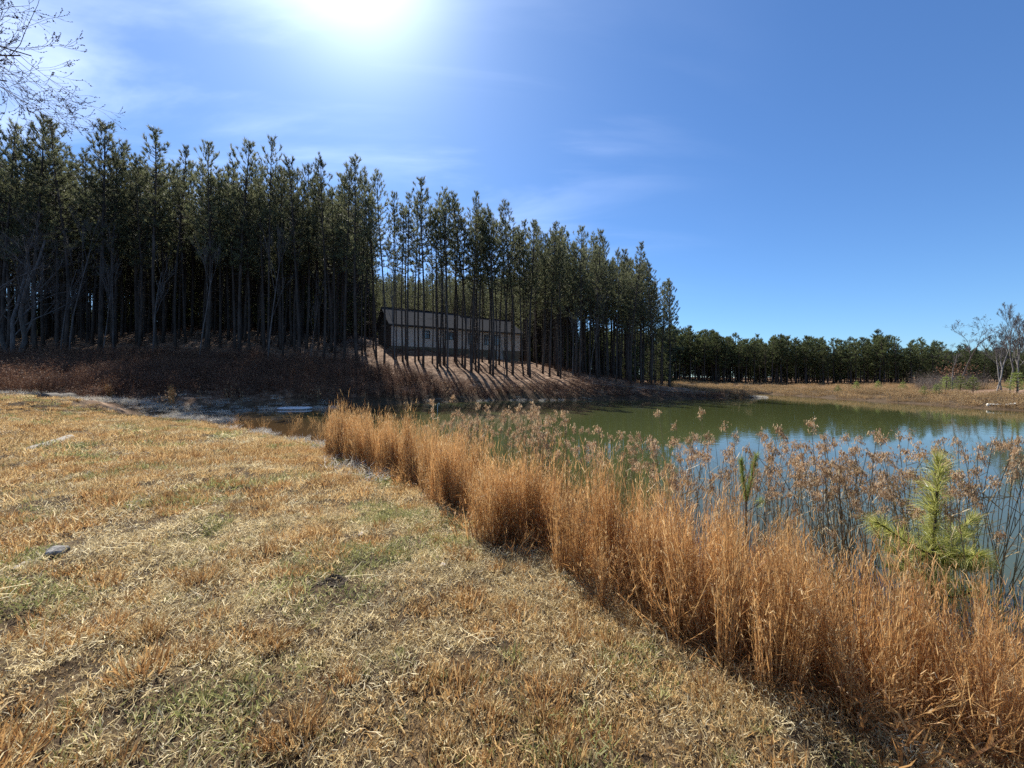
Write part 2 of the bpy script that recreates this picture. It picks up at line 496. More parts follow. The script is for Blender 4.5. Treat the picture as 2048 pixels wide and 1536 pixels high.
def water_material():
    m_, nt, out = new_mat('pond_water')
    N, L = nt.nodes.new, nt.links.new
    geo = N('ShaderNodeNewGeometry')
    at = N('ShaderNodeAttribute'); at.attribute_name = 'depth'
    rp = ramp_node(nt, [(.075, .042, .018), (.06, .040, .018), (.042, .045, .016), (.052, .062, .022)], [.0, .25, .5, .9])
    L(at.outputs['Fac'], rp.inputs[0])
    pb = N('ShaderNodeBsdfPrincipled'); L(rp.outputs[0], pb.inputs['Base Color'])
    pb.inputs['Roughness'].default_value = .035; pb.inputs['IOR'].default_value = 1.333
    mp = N('ShaderNodeMapping'); mp.inputs['Scale'].default_value = (1.0, 1.7, 1.0); L(geo.outputs['Position'], mp.inputs['Vector'])
    n1 = N('ShaderNodeTexNoise'); n1.inputs['Scale'].default_value = 2.6; n1.inputs['Detail'].default_value = 3; L(mp.outputs[0], n1.inputs['Vector'])
    n2 = N('ShaderNodeTexNoise'); n2.inputs['Scale'].default_value = .16; n2.inputs['Detail'].default_value = 2; L(mp.outputs[0], n2.inputs['Vector'])
    mr = N('ShaderNodeMapRange'); L(n2.outputs['Fac'], mr.inputs['Value'])
    mr.inputs['From Min'].default_value = .4; mr.inputs['From Max'].default_value = .65
    mr.inputs['To Min'].default_value = .012; mr.inputs['To Max'].default_value = .07
    b = N('ShaderNodeBump'); b.inputs['Distance'].default_value = .05; L(mr.outputs[0], b.inputs['Strength'])
    L(n1.outputs['Fac'], b.inputs['Height']); L(b.outputs[0], pb.inputs['Normal'])
    L(pb.outputs[0], out.inputs['Surface'])
    return m_


M['ground'] = ground_material()
M['water'] = water_material()

# ------------------------------------------------------------------ ground and water
def build_ground():
    t = np.linspace(-1, 1, 521)
    def axis(c, near, half):
        k = 5.2
        s = np.sinh(k * t) / np.sinh(k)
        return c + s * half + t * near
    xs = axis(-2.0, 9.0, 900.0); ys = axis(4.0, 9.0, 900.0)
    X, Y = np.meshgrid(xs, ys, indexing='ij')
    Z = ground_z(X, Y)
    n = len(xs)
    V = np.stack([X.ravel(), Y.ravel(), Z.ravel()], 1)
    i, j = np.meshgrid(np.arange(n - 1), np.arange(n - 1), indexing='ij'); i, j = i.ravel(), j.ravel()
    F = np.stack([i * n + j, (i + 1) * n + j, (i + 1) * n + j + 1, i * n + j + 1], 1)
    g = Geo(); g.add(V, [F])
    me = g.mesh('ground', M['ground'], smooth=True)
    sd = shore_sd(X, Y).ravel(); x, y = X.ravel(), Y.ravel()
    wood = sstep(17.5, 21, y + .25 * (x + 20) * 0) * np.where(x < 30, 1, sstep(40, 48, x + 0 * y)) * sstep(0, 2, sd)
    mud = sstep(.55, .05, sd)
    for nm, val in (('wood', wood), ('mud', mud)):
        a = me.attributes.new(nm, 'FLOAT', 'POINT'); a.data.foreach_set('value', val.astype(np.float32))
    o = bpy.data.objects.new('ground', me); COL.objects.link(o)
    tag(o, kind='structure')


def build_water():
    xs = np.arange(-20, 56.1, .6); ys = np.arange(-60, 72.1, .6)
    X, Y = np.meshgrid(xs, ys, indexing='ij'); sd = shore_sd(X, Y); D = -ground_z(X, Y)
    m_ = len(ys); keep = sd < 1.0
    k = keep[:-1, :-1] | keep[1:, :-1] | keep[1:, 1:] | keep[:-1, 1:]
    i, j = np.nonzero(k)
    F = np.stack([i * m_ + j, (i + 1) * m_ + j, (i + 1) * m_ + j + 1, i * m_ + j + 1], 1)
    V = np.stack([X.ravel(), Y.ravel(), np.zeros(X.size)], 1)
    used = np.unique(F); re = np.full(len(V), -1); re[used] = np.arange(len(used))
    g = Geo(); g.add(V[used], [re[F]])
    me = g.mesh('pond_water', M['water'], smooth=True)
    a = me.attributes.new('depth', 'FLOAT', 'POINT'); a.data.foreach_set('value', np.clip(D.ravel()[used], 0, 2).astype(np.float32))
    o = bpy.data.objects.new('pond_water', me); COL.objects.link(o)
    tag(o, kind='structure')


build_ground()
build_water()

# ------------------------------------------------------------------ scatter for uncountable growth
def source_collection(name, meshes):
    c = bpy.data.collections.new(name)
    for k, me in enumerate(meshes):
        o = bpy.data.objects.new('%s_%02d' % (name, k), me); c.objects.link(o)
    return c


def scatter(name, pts, idx, rot, scl, coll, label, cat):
    pts = np.asarray(pts, np.float32); n = len(pts)
    me = bpy.data.meshes.new(name); me.vertices.add(n); me.vertices.foreach_set('co', pts.ravel())
    a = me.attributes.new('idx', 'INT', 'POINT'); a.data.foreach_set('value', np.asarray(idx, np.int32))
    a = me.attributes.new('rot', 'FLOAT_VECTOR', 'POINT'); a.data.foreach_set('vector', np.asarray(rot, np.float32).ravel())
    a = me.attributes.new('scl', 'FLOAT_VECTOR', 'POINT'); a.data.foreach_set('vector', np.asarray(scl, np.float32).ravel())
    o = bpy.data.objects.new(name, me); COL.objects.link(o)
    ng = bpy.data.node_groups.new(name, 'GeometryNodeTree')
    ng.interface.new_socket('Geometry', in_out='INPUT', socket_type='NodeSocketGeometry')
    ng.interface.new_socket('Geometry', in_out='OUTPUT', socket_type='NodeSocketGeometry')
    N, L = ng.nodes.new, ng.links.new
    gi, go = N('NodeGroupInput'), N('NodeGroupOutput')
    ci = N('GeometryNodeCollectionInfo'); ci.inputs['Collection'].default_value = coll
    ci.inputs['Separate Children'].default_value = True; ci.inputs['Reset Children'].default_value = True
    ip = N('GeometryNodeInstanceOnPoints'); ip.inputs['Pick Instance'].default_value = True
    def named(nm, typ):
        x = N('GeometryNodeInputNamedAttribute'); x.data_type = typ; x.inputs['Name'].default_value = nm
        return x.outputs['Attribute']
    L(gi.outputs[0], ip.inputs['Points']); L(ci.outputs[0], ip.inputs['Instance'])
    L(named('idx', 'INT'), ip.inputs['Instance Index']); L(named('rot', 'FLOAT_VECTOR'), ip.inputs['Rotation']); L(named('scl', 'FLOAT_VECTOR'), ip.inputs['Scale'])
    L(ip.outputs[0], go.inputs[0])
    md = o.modifiers.new('scatter', 'NODES'); md.node_group = ng
    tag(o, label, cat, kind='stuff')
    return o


def rot_rand(n, tilt=0.12):
    return np.stack([RNG.normal(0, tilt, n), RNG.normal(0, tilt, n), RNG.random(n) * 6.283], 1)


def scl_rand(n, lo, hi, zlo=.85, zhi=1.2):
    s = RNG.uniform(lo, hi, n); return np.stack([s, s, s * RNG.uniform(zlo, zhi, n)], 1)


# ------------------------------------------------------------------ plants: builders
def patch(mat, n, rad, elev, length, width, rng, bend=.6):
    g = Geo()
    r = rad * np.sqrt(rng.random(n)); a = rng.random(n) * 6.283
    base = np.stack([r * np.cos(a), r * np.sin(a), rng.uniform(-.01, .012, n)], 1)
    az = rng.random(n) * 6.283; el = np.radians(rng.uniform(elev[0], elev[1], n))
    d = np.stack([np.cos(az) * np.cos(el), np.sin(az) * np.cos(el), np.sin(el)], 1)
    g.blades(base, d, rng.uniform(length[0], length[1], n), rng.uniform(width[0], width[1], n), bend, rng=rng)
    return g.mesh('grass_patch', mat)


def tuft(mat, n, rad, h, width, rng, splay=.6):
    g = Geo()
    r = rad * rng.random(n) ** .7; a = rng.random(n) * 6.283
    base = np.stack([r * np.cos(a), r * np.sin(a), np.full(n, -.01)], 1)
    d = np.stack([np.cos(a) * r / rad * splay, np.sin(a) * r / rad * splay, np.ones(n)], 1) + rng.normal(0, .28, (n, 3)) * [1, 1, .3]
    g.blades(base, d, rng.uniform(h[0], h[1], n), rng.uniform(width[0], width[1], n), .45, rng=rng)
    return g.mesh('grass_tuft', mat)


def sedge_clump(rng, n=26, rad=.052, h=(.60, 1.12), lean=.055):
    g = Geo()
    r = rad * np.sqrt(rng.random(n)); a = rng.random(n) * 6.283
    base = np.stack([r * np.cos(a), r * np.sin(a), np.full(n, -.03)], 1)
    d = unit(np.stack([rng.normal(0, lean, n) + .25 * r * np.cos(a), rng.normal(0, lean, n) + .25 * r * np.sin(a), np.ones(n)], 1))
    H = rng.uniform(h[0], h[1], n)
    g.blades(base, d, H, rng.uniform(.0030, .0055, n), .05, rng=rng, tint=rng.random(n) * .75, slot=0)
    # second, dense leaf sheath along each stem
    k = 12
    bi = np.repeat(np.arange(n), k); f = rng.uniform(.12, .98, n * k)
    p = base[bi] + d[bi] * (H[bi] * f)[:, None]
    dd = unit(d[bi] + rng.normal(0, .24, (n * k, 3)) * [1, 1, .3])
    hook = rng.random(n * k) < .35
    g.blades(p[~hook], dd[~hook], rng.uniform(.05, .13, (~hook).sum()), rng.uniform(.0028, .0048, (~hook).sum()), .22, rng=rng, tint=rng.random((~hook).sum()) * .8, slot=0)
    g.blades(p[hook], unit(dd[hook] + [.22, .05, 0]), rng.uniform(.035, .095, hook.sum()), rng.uniform(.0035, .006, hook.sum()), 1.15, droop=(.5, .1, -.75), rng=rng, slot=1)
    # low dead basal leaves
    q = 26; a = rng.random(q) * 6.283
    b = np.stack([rad * .8 * np.cos(a), rad * .8 * np.sin(a), np.zeros(q)], 1)
    g.blades(b, np.stack([np.cos(a), np.sin(a), rng.uniform(.4, 1.6, q)], 1), rng.uniform(.14, .30, q), .006, .8, droop=(0, 0, -.7), rng=rng, tint=rng.random(q) * .5)
    return g.mesh('broomsedge_clump', [M['sedge'], M['sedge_tip']])


def rush_clump(rng, n=5, h=(1.0, 1.55), rad=.16, heads=True):
    g = Geo()
    for s in range(n):
        a = rng.random() * 6.283; r = rad * math.sqrt(rng.random())
        b = np.array([r * math.cos(a), r * math.sin(a), -.35]); H = rng.uniform(*h)
        ln = np.array([rng.normal(0, .09), rng.normal(0, .09), 1.0]); ln /= np.linalg.norm(ln)
        cv = np.array([rng.normal(0, .10), rng.normal(0, .10), 0])
        ts = np.linspace(0, 1, 6)[:, None]
        P = b + ln * (H + .35) * ts + cv * ts ** 2.5 * H * .7
        g.tube(P, np.linspace(.0042, .0022, 6), 3, tint=rng.random(), cap=False)
        for _ in range(4):   # hanging dry leaves
            f = rng.uniform(.35, .9); p = b + ln * (H + .35) * f + cv * f ** 2.5 * H * .7
            g.blades([p], [[rng.normal(), rng.normal(), 1.0]], rng.uniform(.15, .38), .007, 1.3, droop=(0, 0, -1.1), rng=rng, tint=np.array([.6 + .4 * rng.random()]))
        if heads:
            top = P[-1]; k = int(rng.integers(12, 22)); lean_ = unit(np.array([cv[0] + rng.normal(0, .03), cv[1] + rng.normal(0, .03), 0.0]) + 1e-6)
            f = rng.random(k)[:, None]
            st = top + lean_ * (f * .055) + rng.normal(0, .018, (k, 3)) + np.array([0, 0, 1.0]) * (.02 - f * .085)
            g.blades(np.repeat(top[None], k, 0), unit(st - top), np.linalg.norm(st - top, axis=1), .0022, .1, rng=rng, slot=1)
            m_ = 5; bi = np.repeat(np.arange(k), m_)
            g.blades(st[bi] + rng.normal(0, .011, (k * m_, 3)), unit(np.stack([rng.normal(0, .35, k * m_), rng.normal(0, .35, k * m_), -np.ones(k * m_)], 1)),
                     rng.uniform(.015, .048, k * m_), rng.uniform(.004, .0085, k * m_), .4, rng=rng, slot=1)
    return g.mesh('rush_clump', [M['wool_stem'], M['wool_head']])


def brush_clump(rng, mat, n=34, h=1.35, rad=.35, flecks=7, fsize=.05):
    g = Geo()
    for s in range(n):
        a = rng.random() * 6.283; r = rad * math.sqrt(rng.random())
        b = np.array([r * math.cos(a), r * math.sin(a), -.08]); H = h * rng.uniform(.55, 1.1)
        d = unit(np.array([math.cos(a) * .38 * r / rad + rng.normal(0, .16), math.sin(a) * .38 * r / rad + rng.normal(0, .16), 1.0]))
        e = b + d * H
        g.blades([b], [d], H, .011, .25, rng=rng, tint=np.array([rng.random() * .7]))
        k = 5; f = rng.uniform(.3, .95, k)
        p = b + d * (H * f)[:, None]
        dd = unit(d + rng.normal(0, .6, (k, 3)))
        g.blades(p, dd, rng.uniform(.15, .42, k) * h / 1.35, .008, .4, rng=rng, tint=rng.random(k) * .7)
        q = flecks; ii = rng.integers(0, k, q); ff = rng.random(q)[:, None]
        pp = p[ii] + dd[ii] * ff * .35 * h / 1.35
        g.needles(pp, rng.normal(size=(q, 3)), rng.uniform(.5, 1.3, q) * fsize, rng.uniform(.5, .9, q) * fsize, rng=rng)
    return g.mesh('brush_clump', mat)


def pine_meshes(rng, H=20.0, cb=.55, rmax=1.75, whorls=17, per=3.4, tuft_n=17, tuft_len=.30, nw=.030, r0=.15, bend=.25, dead=12, needle='needle', extra=None, density=1.0, expo=1.5):
    """trunk mesh (with limbs) and crown mesh of one plantation pine"""
    tr, cr = Geo(), Geo()
    ts = np.linspace(0, 1, 13)
    px, py = rng.normal(0, bend, 2), rng.normal(0, bend, 2)
    def axis(f):
        f = np.asarray(f, float)
        return np.stack([px[0] * f * f + px[1] * .4 * np.sin(f * 5), py[0] * f * f + py[1] * .4 * np.sin(f * 4 + 1), f * H], -1)
    rad = r0 * (1 - ts) ** .75 * .93 + .018
    rad[0] *= 1.22
    P = axis(ts); P[0, 2] = -.35
    tr.tube(P, rad, 8)
    for _ in range(dead):
        f = rng.uniform(min(.16, cb * .6), cb); a = rng.random() * 6.283; l = rng.uniform(.3, 1.9) * (.35 + f)
        p = axis(f); d = np.array([math.cos(a), math.sin(a), rng.uniform(-.25, .35)])
        tr.tube([p, p + d * l * .5, p + d * l + [0, 0, -.14 * l]], [.015, .010, .004], 3, slot=1, cap=False)
    tb, td, tl = [], [], []
    def add_tuft(p, d, s=1.0):
        tb.append(p); td.append(d); tl.append(s)
    nwh = int(whorls)
    for w in range(nwh):
        f = cb + (1 - cb) * ((w + rng.uniform(-.3, .3)) / nwh)
        t = min(max((f - cb) / (1 - cb), 0), 1)
        prof = rmax * (min(1, .45 + 1.9 * t) if t < .3 else 1.0 * (1 - ((t - .3) / .7) ** expo) * .94 + .20)
        k = max(2, int(round(rng.normal(per, .8))))
        a0 = rng.random() * 6.283
        for b in range(k):
            if rng.random() > density: continue
            a = a0 + b * 6.283 / k + rng.normal(0, .35)
            l = prof * rng.uniform(.55, 1.18); el = R(8 + 50 * t + rng.normal(0, 9))
            p = axis(f); out_ = np.array([math.cos(a), math.sin(a), 0])
            d0 = out_ * math.cos(el) + np.array([0, 0, math.sin(el)])
            d1 = unit(d0 + np.array([0, 0, .55]))
            mid = p + d0 * l * .55; end = mid + d1 * l * .5
            tr.tube([p, mid, end], [.030 * (1 - t) + .011, .016 * (1 - t) + .008, .006], 4, slot=1, cap=False)
            add_tuft(end, unit(d1 + [0, 0, .3]), 1.05)
            m_ = int(1 + l * (2.5 - .9 * t))
            for q in range(m_):
                g_ = rng.uniform(.30, 1.0); pt = p + d0 * l * .55 * min(1, g_ / .52) if g_ < .52 else mid + d1 * l * .5 * (g_ - .52) / .48
                sd_ = unit(np.cross(d0, [0, 0, 1.0])) * rng.choice([-1, 1]) * rng.uniform(.3, 1)
                td_ = unit(sd_ + d0 * .55 + np.array([0, 0, rng.uniform(.1, .8)]))
                ln = rng.uniform(.12, .50) * (1.15 - .5 * t)
                e = pt + td_ * ln
                tr.tube([pt, e], [.008, .004], 3, slot=1, cap=False)
                add_tuft(e, unit(td_ + [0, 0, .55]), rng.uniform(.75, 1.1))
    for q in range(5):
        add_tuft(axis(1.0 - .010 * q) + rng.normal(0, .06, 3), unit(np.array([rng.normal(0, .3), rng.normal(0, .3), 1])), 1.0)
    if extra:
        extra(tr, add_tuft, axis, rng)
    tb, td, tl = np.array(tb), unit(np.array(td)), np.array(tl)
    n = len(tb); bi = np.repeat(np.arange(n), tuft_n)
    along = rng.random(n * tuft_n) * tuft_len * .8
    base = tb[bi] - td[bi] * (along * tl[bi])[:, None]
    d = unit(td[bi] * 1.0 + unit(rng.normal(size=(n * tuft_n, 3))) * .70)
    tint = np.clip(rng.normal(.45, .16, n)[bi] + rng.normal(0, .16, n * tuft_n), 0, 1)
    cr.needles(base, d, rng.uniform(.7, 1.15, n * tuft_n) * tuft_len * tl[bi], nw * rng.uniform(.7, 1.3, n * tuft_n), tint=tint, rng=rng)
    return tr.mesh('pine_trunk', [M['bark'], M['branch']], smooth=True), cr.mesh('pine_crown', M[needle])


def bare_tree_geo(rng, H, r0, trunks=1, spread=.5, levels=4, first=.3, kids=5, up=.5, seg=5, curl=.16, minr=.004, crown=None):
    """a leafless tree: trunk geometry and twig geometry"""
    tr, tw = Geo(), Geo()
    def grow(p, d, L_, r, lev):
        pts = [p]; dd = d.copy()
        for s in range(seg):
            dd = unit(dd + rng.normal(0, curl, 3) + np.array([0, 0, .05 * up]))
            pts.append(pts[-1] + dd * L_ / seg)
        rr = np.linspace(r, max(r * (.35 if lev < levels else .5), minr), seg + 1)
        (tr if lev < 2 else tw).tube(pts, rr, 7 if lev == 0 else (5 if lev == 1 else 3), cap=False)
        if lev >= levels: return
        k = max(2, int(rng.normal(kids, 1)))
        for c in range(k):
            f = rng.uniform(first if lev == 0 else .25, 1.0); i = min(int(f * seg), seg - 1); ff = f * seg - i
            q = pts[i] * (1 - ff) + pts[i + 1] * ff
            ax = unit(pts[i + 1] - pts[i]); side = unit(np.cross(ax, rng.normal(size=3)))
            nd = unit(ax * (1 - spread * .55) + side * spread * rng.uniform(.6, 1.2) + np.array([0, 0, up * .3]))
            grow(q, nd, L_ * rng.uniform(.38, .62) * (1.15 - .45 * f), max(r * (1 - .6 * f) * rng.uniform(.4, .6), minr), lev + 1)
    for t in range(trunks):
        a = rng.random() * 6.283; o = 0.18 * trunks if trunks > 1 else 0
        d = unit(np.array([math.cos(a) * .14 * (trunks > 1) + rng.normal(0, .03), math.sin(a) * .14 * (trunks > 1) + rng.normal(0, .03), 1.0]))
        grow(np.array([o * math.cos(a), o * math.sin(a), -.2]), d, H * rng.uniform(.62, .74), r0 * rng.uniform(.8, 1.1), 0)
    return tr, tw

# ------------------------------------------------------------------ house on the wooded rise
def build_house():
    A = np.array([-15.6, 50.0]); B = np.array([1.25, 60.0])       # front wall, left and right end
    L_ = float(np.linalg.norm(B - A)); ang = math.atan2(B[1] - A[1], B[0] - A[0])
    W = 8.2; floor = 6.45; eave = 9.05; low = 3.6
    root = empty('house', (A[0], A[1], 0), ang)
    tag(root, 'long pale single-storey house with a dark roof behind the pines', 'house')
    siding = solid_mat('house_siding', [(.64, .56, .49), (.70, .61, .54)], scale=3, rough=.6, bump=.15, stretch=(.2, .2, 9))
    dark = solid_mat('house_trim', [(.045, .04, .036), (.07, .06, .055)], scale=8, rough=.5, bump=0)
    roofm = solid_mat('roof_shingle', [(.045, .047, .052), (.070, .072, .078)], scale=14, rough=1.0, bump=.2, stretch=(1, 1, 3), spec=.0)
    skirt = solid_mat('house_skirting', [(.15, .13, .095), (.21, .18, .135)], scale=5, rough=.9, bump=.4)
    glass = solid_mat('window_glass', [(.10, .12, .14), (.13, .15, .17)], scale=1, rough=.05, bump=0, spec=.8)
    white = solid_mat('white_panel', [(.50, .46, .42), (.56, .51, .47)], scale=4, rough=.6, bump=.1)
    T = .18
    wins = [(.235, .95, .95, 'high'), (.405, 1.35, .95, 'wide'), (.575, .85, 1.45, 'tall'), (.705, .80, 1.45, 'tall'), (.795, .85, 1.4, 'tall')]
    # front wall as strips around real window openings
    g = Geo(); cur = 0.0; top_win = eave - .42
    for f, w, h, _ in wins:
        x0, x1 = f * L_ - w / 2, f * L_ + w / 2
        g.box(((cur + x0) / 2, T / 2, (floor + eave) / 2), (x0 - cur, T, eave - floor))
        g.box(((x0 + x1) / 2, T / 2, (top_win + eave) / 2), (w, T, eave - top_win))
        g.box(((x0 + x1) / 2, T / 2, (floor + top_win - h) / 2), (w, T, top_win - h - floor))
        cur = x1
    g.box(((cur + L_) / 2, T / 2, (floor + eave) / 2), (L_ - cur, T, eave - floor))
    g.box((L_ / 2, W - T / 2, (floor + eave) / 2), (L_, T, eave - floor))
    ridge = 11.75
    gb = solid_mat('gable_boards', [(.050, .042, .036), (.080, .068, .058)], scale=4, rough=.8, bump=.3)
    ge = Geo()
    for x in (T / 2, L_ - T / 2):
        ge = Geo()
        q = T / 2
        V = [(x - q, T, floor), (x + q, T, floor), (x + q, W - T, floor), (x - q, W - T, floor), (x - q, T, eave), (x + q, T, eave), (x + q, W - T, eave), (x - q, W - T, eave), (x - q, W / 2, ridge - .25), (x + q, W / 2, ridge - .25)]
        ge.add(V, [np.array([[0, 1, 5, 4], [2, 3, 7, 6], [0, 3, 2, 1]]), np.array([[0, 4, 8, 7, 3], [1, 2, 6, 9, 5]]), np.array([[4, 5, 9, 8], [6, 7, 8, 9]])])
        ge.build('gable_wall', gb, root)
    g.build('wall', siding, root)
    for f, w, h, _ in wins:
        c = f * L_; z0, z1 = top_win - h, top_win
        fr = Geo(); t = .09
        fr.box((c, .04, z1 + t / 2 - .02), (w + .16, .13, t)); fr.box((c, .04, z0 - t / 2 + .02), (w + .16, .13, t))
        for s in (-1, 1): fr.box((c + s * (w / 2 + .01), .04, (z0 + z1) / 2), (t, .125, h - .06))
        wo = fr.build('window', dark, root)
        p = Geo(); p.box((c, .10, (z0 + z1) / 2), (w - .08, .02, h - .06)); p.build('pane', glass, wo)
        mt = Geo(); mt.box((c, .075, (z0 + z1) / 2), (w - .085, .04, .05))
        if w > 1.2: mt.box((c, .073, (z0 + z1) / 2), (.05, .036, h - .08))
        mt.build('sash_bar', dark, wo)
    # roof: left section a little higher than the right one
    split = L_ * .56; oh = .45; slope = (ridge - eave) / (W / 2 + oh)
    for x0, x1, dz in ((-oh, split, .16), (split, L_ + oh, -.14)):
        r = Geo(); th = .14
        for s in (0, 1):
            ye, yr = (-oh, W / 2) if s == 0 else (W + oh, W / 2)
            ze, zr = eave + .02 + dz * .2, ridge + dz
            V = [(x0, ye, ze), (x1, ye, ze), (x1, yr, zr), (x0, yr, zr), (x0, ye, ze + th), (x1, ye, ze + th), (x1, yr, zr + th), (x0, yr, zr + th)]
            r.add(V, [np.array([[0, 3, 2, 1], [4, 5, 6, 7], [0, 1, 5, 4], [1, 2, 6, 5], [2, 3, 7, 6], [3, 0, 4, 7]])])
        ro = r.build('roof', roofm, root)
        c = Geo(); c.box(((x0 + x1) / 2, W / 2, ridge + dz + th + .03), (x1 - x0, .35, .09)); c.build('ridge_cap', dark, ro)
        f_ = Geo(); f_.box(((x0 + x1) / 2, -oh - .05, eave + .02 + dz * .2 + .02), (x1 - x0, .09, .12)); f_.build('gutter', dark, ro)
    b = Geo(); gap0, gap1 = L_ * .79, L_ * .845
    b.box((gap0 / 2, .13, (floor + low) / 2), (gap0, .2, floor - low)); b.box(((gap1 + L_) / 2, .13, (floor + low) / 2), (L_ - gap1, .2, floor - low))
    b.box((L_ / 2, W - .2, (floor + low) / 2), (L_, .2, floor - low)); b.box((.13, W / 2, (floor + low) / 2), (.2, W - .6, floor - low)); b.box((L_ - .13, W / 2, (floor + low) / 2), (.2, W - .6, floor - low))
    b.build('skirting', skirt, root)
    d = Geo(); d.box(((gap0 + gap1) / 2, .10, (floor + low) / 2), (gap1 - gap0 - .01, .16, floor - low)); d.build('lower_panel', white, root)
    fl = Geo(); fl.box((L_ / 2, W / 2, floor - .1), (L_ - .4, W - .6, .2)); fl.build('floor_slab', dark, root)


build_house()

# ------------------------------------------------------------------ pine wood
def long_limb(tr, add_tuft, axis, rng):
    p = axis(.36); pts = [p + np.array([x, .2 * x, .15 + .10 * x - .03 * x * x]) * [1, 1, 1] for x in (0, 1.2, 2.4, 3.4)]
    tr.tube(pts, [.05, .04, .025, .01], 5, slot=1, cap=False)
    for k in range(26):
        x = rng.uniform(1.1, 3.5); add_tuft(p + np.array([x, .2 * x + rng.normal(0, .25), .2 + .1 * x - .03 * x * x + rng.uniform(0, .45)]), unit(np.array([.4, rng.normal(0, .4), 1])), 1.1)


PV = []
for kk in range(14):
    rg = np.random.default_rng(100 + kk); k = kk % 9
    PV.append(pine_meshes(rg, H=20, cb=[.48, .54, .44, .50, .58, .40, .48, .45, .52][k], rmax=[2.1, 1.75, 2.4, 2.0, 1.5, 2.3, 2.1, 2.6, 1.85][k], whorls=[23, 21, 26, 23, 19, 26, 24, 24, 21][k], per=4.0, tuft_n=16, tuft_len=.34, nw=.038,
                          density=[.92, .72, .95, .85, .66, .95, .88, .92, .78][k], r0=[.135, .11, .145, .125, .10, .14, .125, .15, .115][k], dead=34, bend=rg.uniform(.15, .6), expo=rg.uniform(.95, 2.4)))
PEDGE = pine_meshes(np.random.default_rng(131), H=17, cb=.26, rmax=2.6, whorls=26, per=4.0, tuft_n=20, tuft_len=.34, nw=.042, r0=.17, extra=long_limb)
FV = [pine_meshes(np.random.default_rng(200 + k), H=12, cb=[.40, .34, .46, .38, .14, .20][k], rmax=[2.1, 2.4, 1.8, 2.2, 2.3, 2.1][k], whorls=[14, 14, 13, 14, 18, 17][k], per=4.2, tuft_n=14, tuft_len=.40, nw=.06, r0=.13, dead=5, needle='far_needle') for k in range(6)]


def place_pine(x, y, H, var, label, group, base=20.0, rz=None, wide=1.0):
    z = gz(x, y)
    r = empty('pine_tree', (x, y, z), random.uniform(0, 6.283) if rz is None else rz)
    s = H / base; wide *= random.uniform(.86, 1.16)
    r.scale = (s * wide, s * wide, s)
    r.rotation_euler = (random.gauss(0, .014), random.gauss(0, .014), r.rotation_euler[2])
    t = bpy.data.objects.new('trunk', var[0]); c = bpy.data.objects.new('crown', var[1])
    for o in (t, c):
        COL.objects.link(o); o.parent = r
    tag(r, label, 'pine tree', group)
    return r


SKY_U = [-400, 10, 75, 125, 200, 255, 312, 355, 410, 480, 537, 597, 645, 715, 765, 815, 845, 895, 945, 985, 1020, 1060, 1100, 1160, 1195, 1265, 1300, 1325, 1345, 1360]
SKY_V = [215, 240, 222, 255, 240, 300, 258, 285, 288, 280, 272, 322, 318, 315, 355, 385, 358, 372, 390, 415, 412, 438, 447, 455, 460, 487, 520, 540, 585, 640]
FRONT_U = [-500, 60, 400, 715, 950, 1280, 1345]
FRONT_Y = [35, 37.5, 41.0, 41.5, 43.5, 49.5, 51]

front = [  # photo column, top row, depth offset, variant, label
    (12, 240, 0, 5, 'bushy pine behind the bare grey tree at the wood’s left end'),
    (75, 222, 0, 0, 'pine rising behind the overhanging bare twigs, tallest of the left end'),
    (128, 255, .8, 7, 'full-crowned pine just below the drooping twig tips'),
    (203, 240, 0, 2, 'tall pointed pine left of the first deep notch in the treetops'),
    (312, 258, 0, 1, 'open-crowned pine right of the first deep notch, thin spire tip'),
    (357, 287, 1.5, 6, 'round-topped pine touching the thin spire-tipped one'),
    (410, 288, 0, 7, 'broad flat-topped pine on the left part of the skyline'),
    (482, 280, .6, 5, 'dense pointed pine next to the thin-tipped tall one'),
    (537, 272, 0, 4, 'pine with a lone thin tip standing out, whitish sapling at its foot'),
    (597, 322, 0, 0, 'pine with a tuft-like top between two taller pointed neighbours'),
    (645, 318, .4, 3, 'narrow pointed pine left of the thick tall middle pine'),
    (715, 315, 0, 2, 'thick dark pine towering above the wood left of the house'),
    (765, 355, .5, 8, 'slender pine between the thick tall one and the house'),
    (815, 385, 0, 4, 'short slim pine in front of the house’s left corner'),
    (846, 358, .3, 1, 'tallest pine in front of the pale house, sparse crown'),
    (895, 372, 0, 4, 'very thin see-through pine in front of the house'),
    (945, 390, .4, 6, 'round-topped pine in front of the house with thick trunk'),
    (985, 415, 0, 3, 'leafy-topped pine before the right half of the house'),
    (1022, 412, .8, 8, 'slim pine rising over the right end of the house roof'),
    (1062, 438, 0, 0, 'pine standing at the right corner of the pale house'),
    (1100, 447, .8, 2, 'dark pine just right of the pale house, broad crown'),
    (1160, 455, 0, 7, 'pine with a wide loose top in the right part of the wood'),
    (1196, 460, .6, 5, 'bushy pine beside the wide loose-topped one'),
    (1265, 487, 0, 6, 'pointed pine standing up before the wood steps down'),
    (1302, 522, .5, 3, 'second-last pine of the wood, stepping down to the point'),
]
taken = []
for u, vt, dy, k, lab in front:
    Y = float(np.interp(u, FRONT_U, FRONT_Y)) + dy
    X = (u - 1024) / FPX * Y
    H = EYE + (HORIZON - vt) / FPX * Y - gz(X, Y)
    place_pine(X, Y, H, PV[k], lab, 'front pines along the skyline of the wood')
    taken.append((X, Y))
Y = 51.0; X = (1338 - 1024) / FPX * Y
place_pine(X, Y, EYE + (HORIZON - 565) / FPX * Y - gz(X, Y), PEDGE, 'last pine of the wood with one long low limb over the water', 'front pines along the skyline of the wood', base=17.0, rz=.25)
taken.append((X, Y))

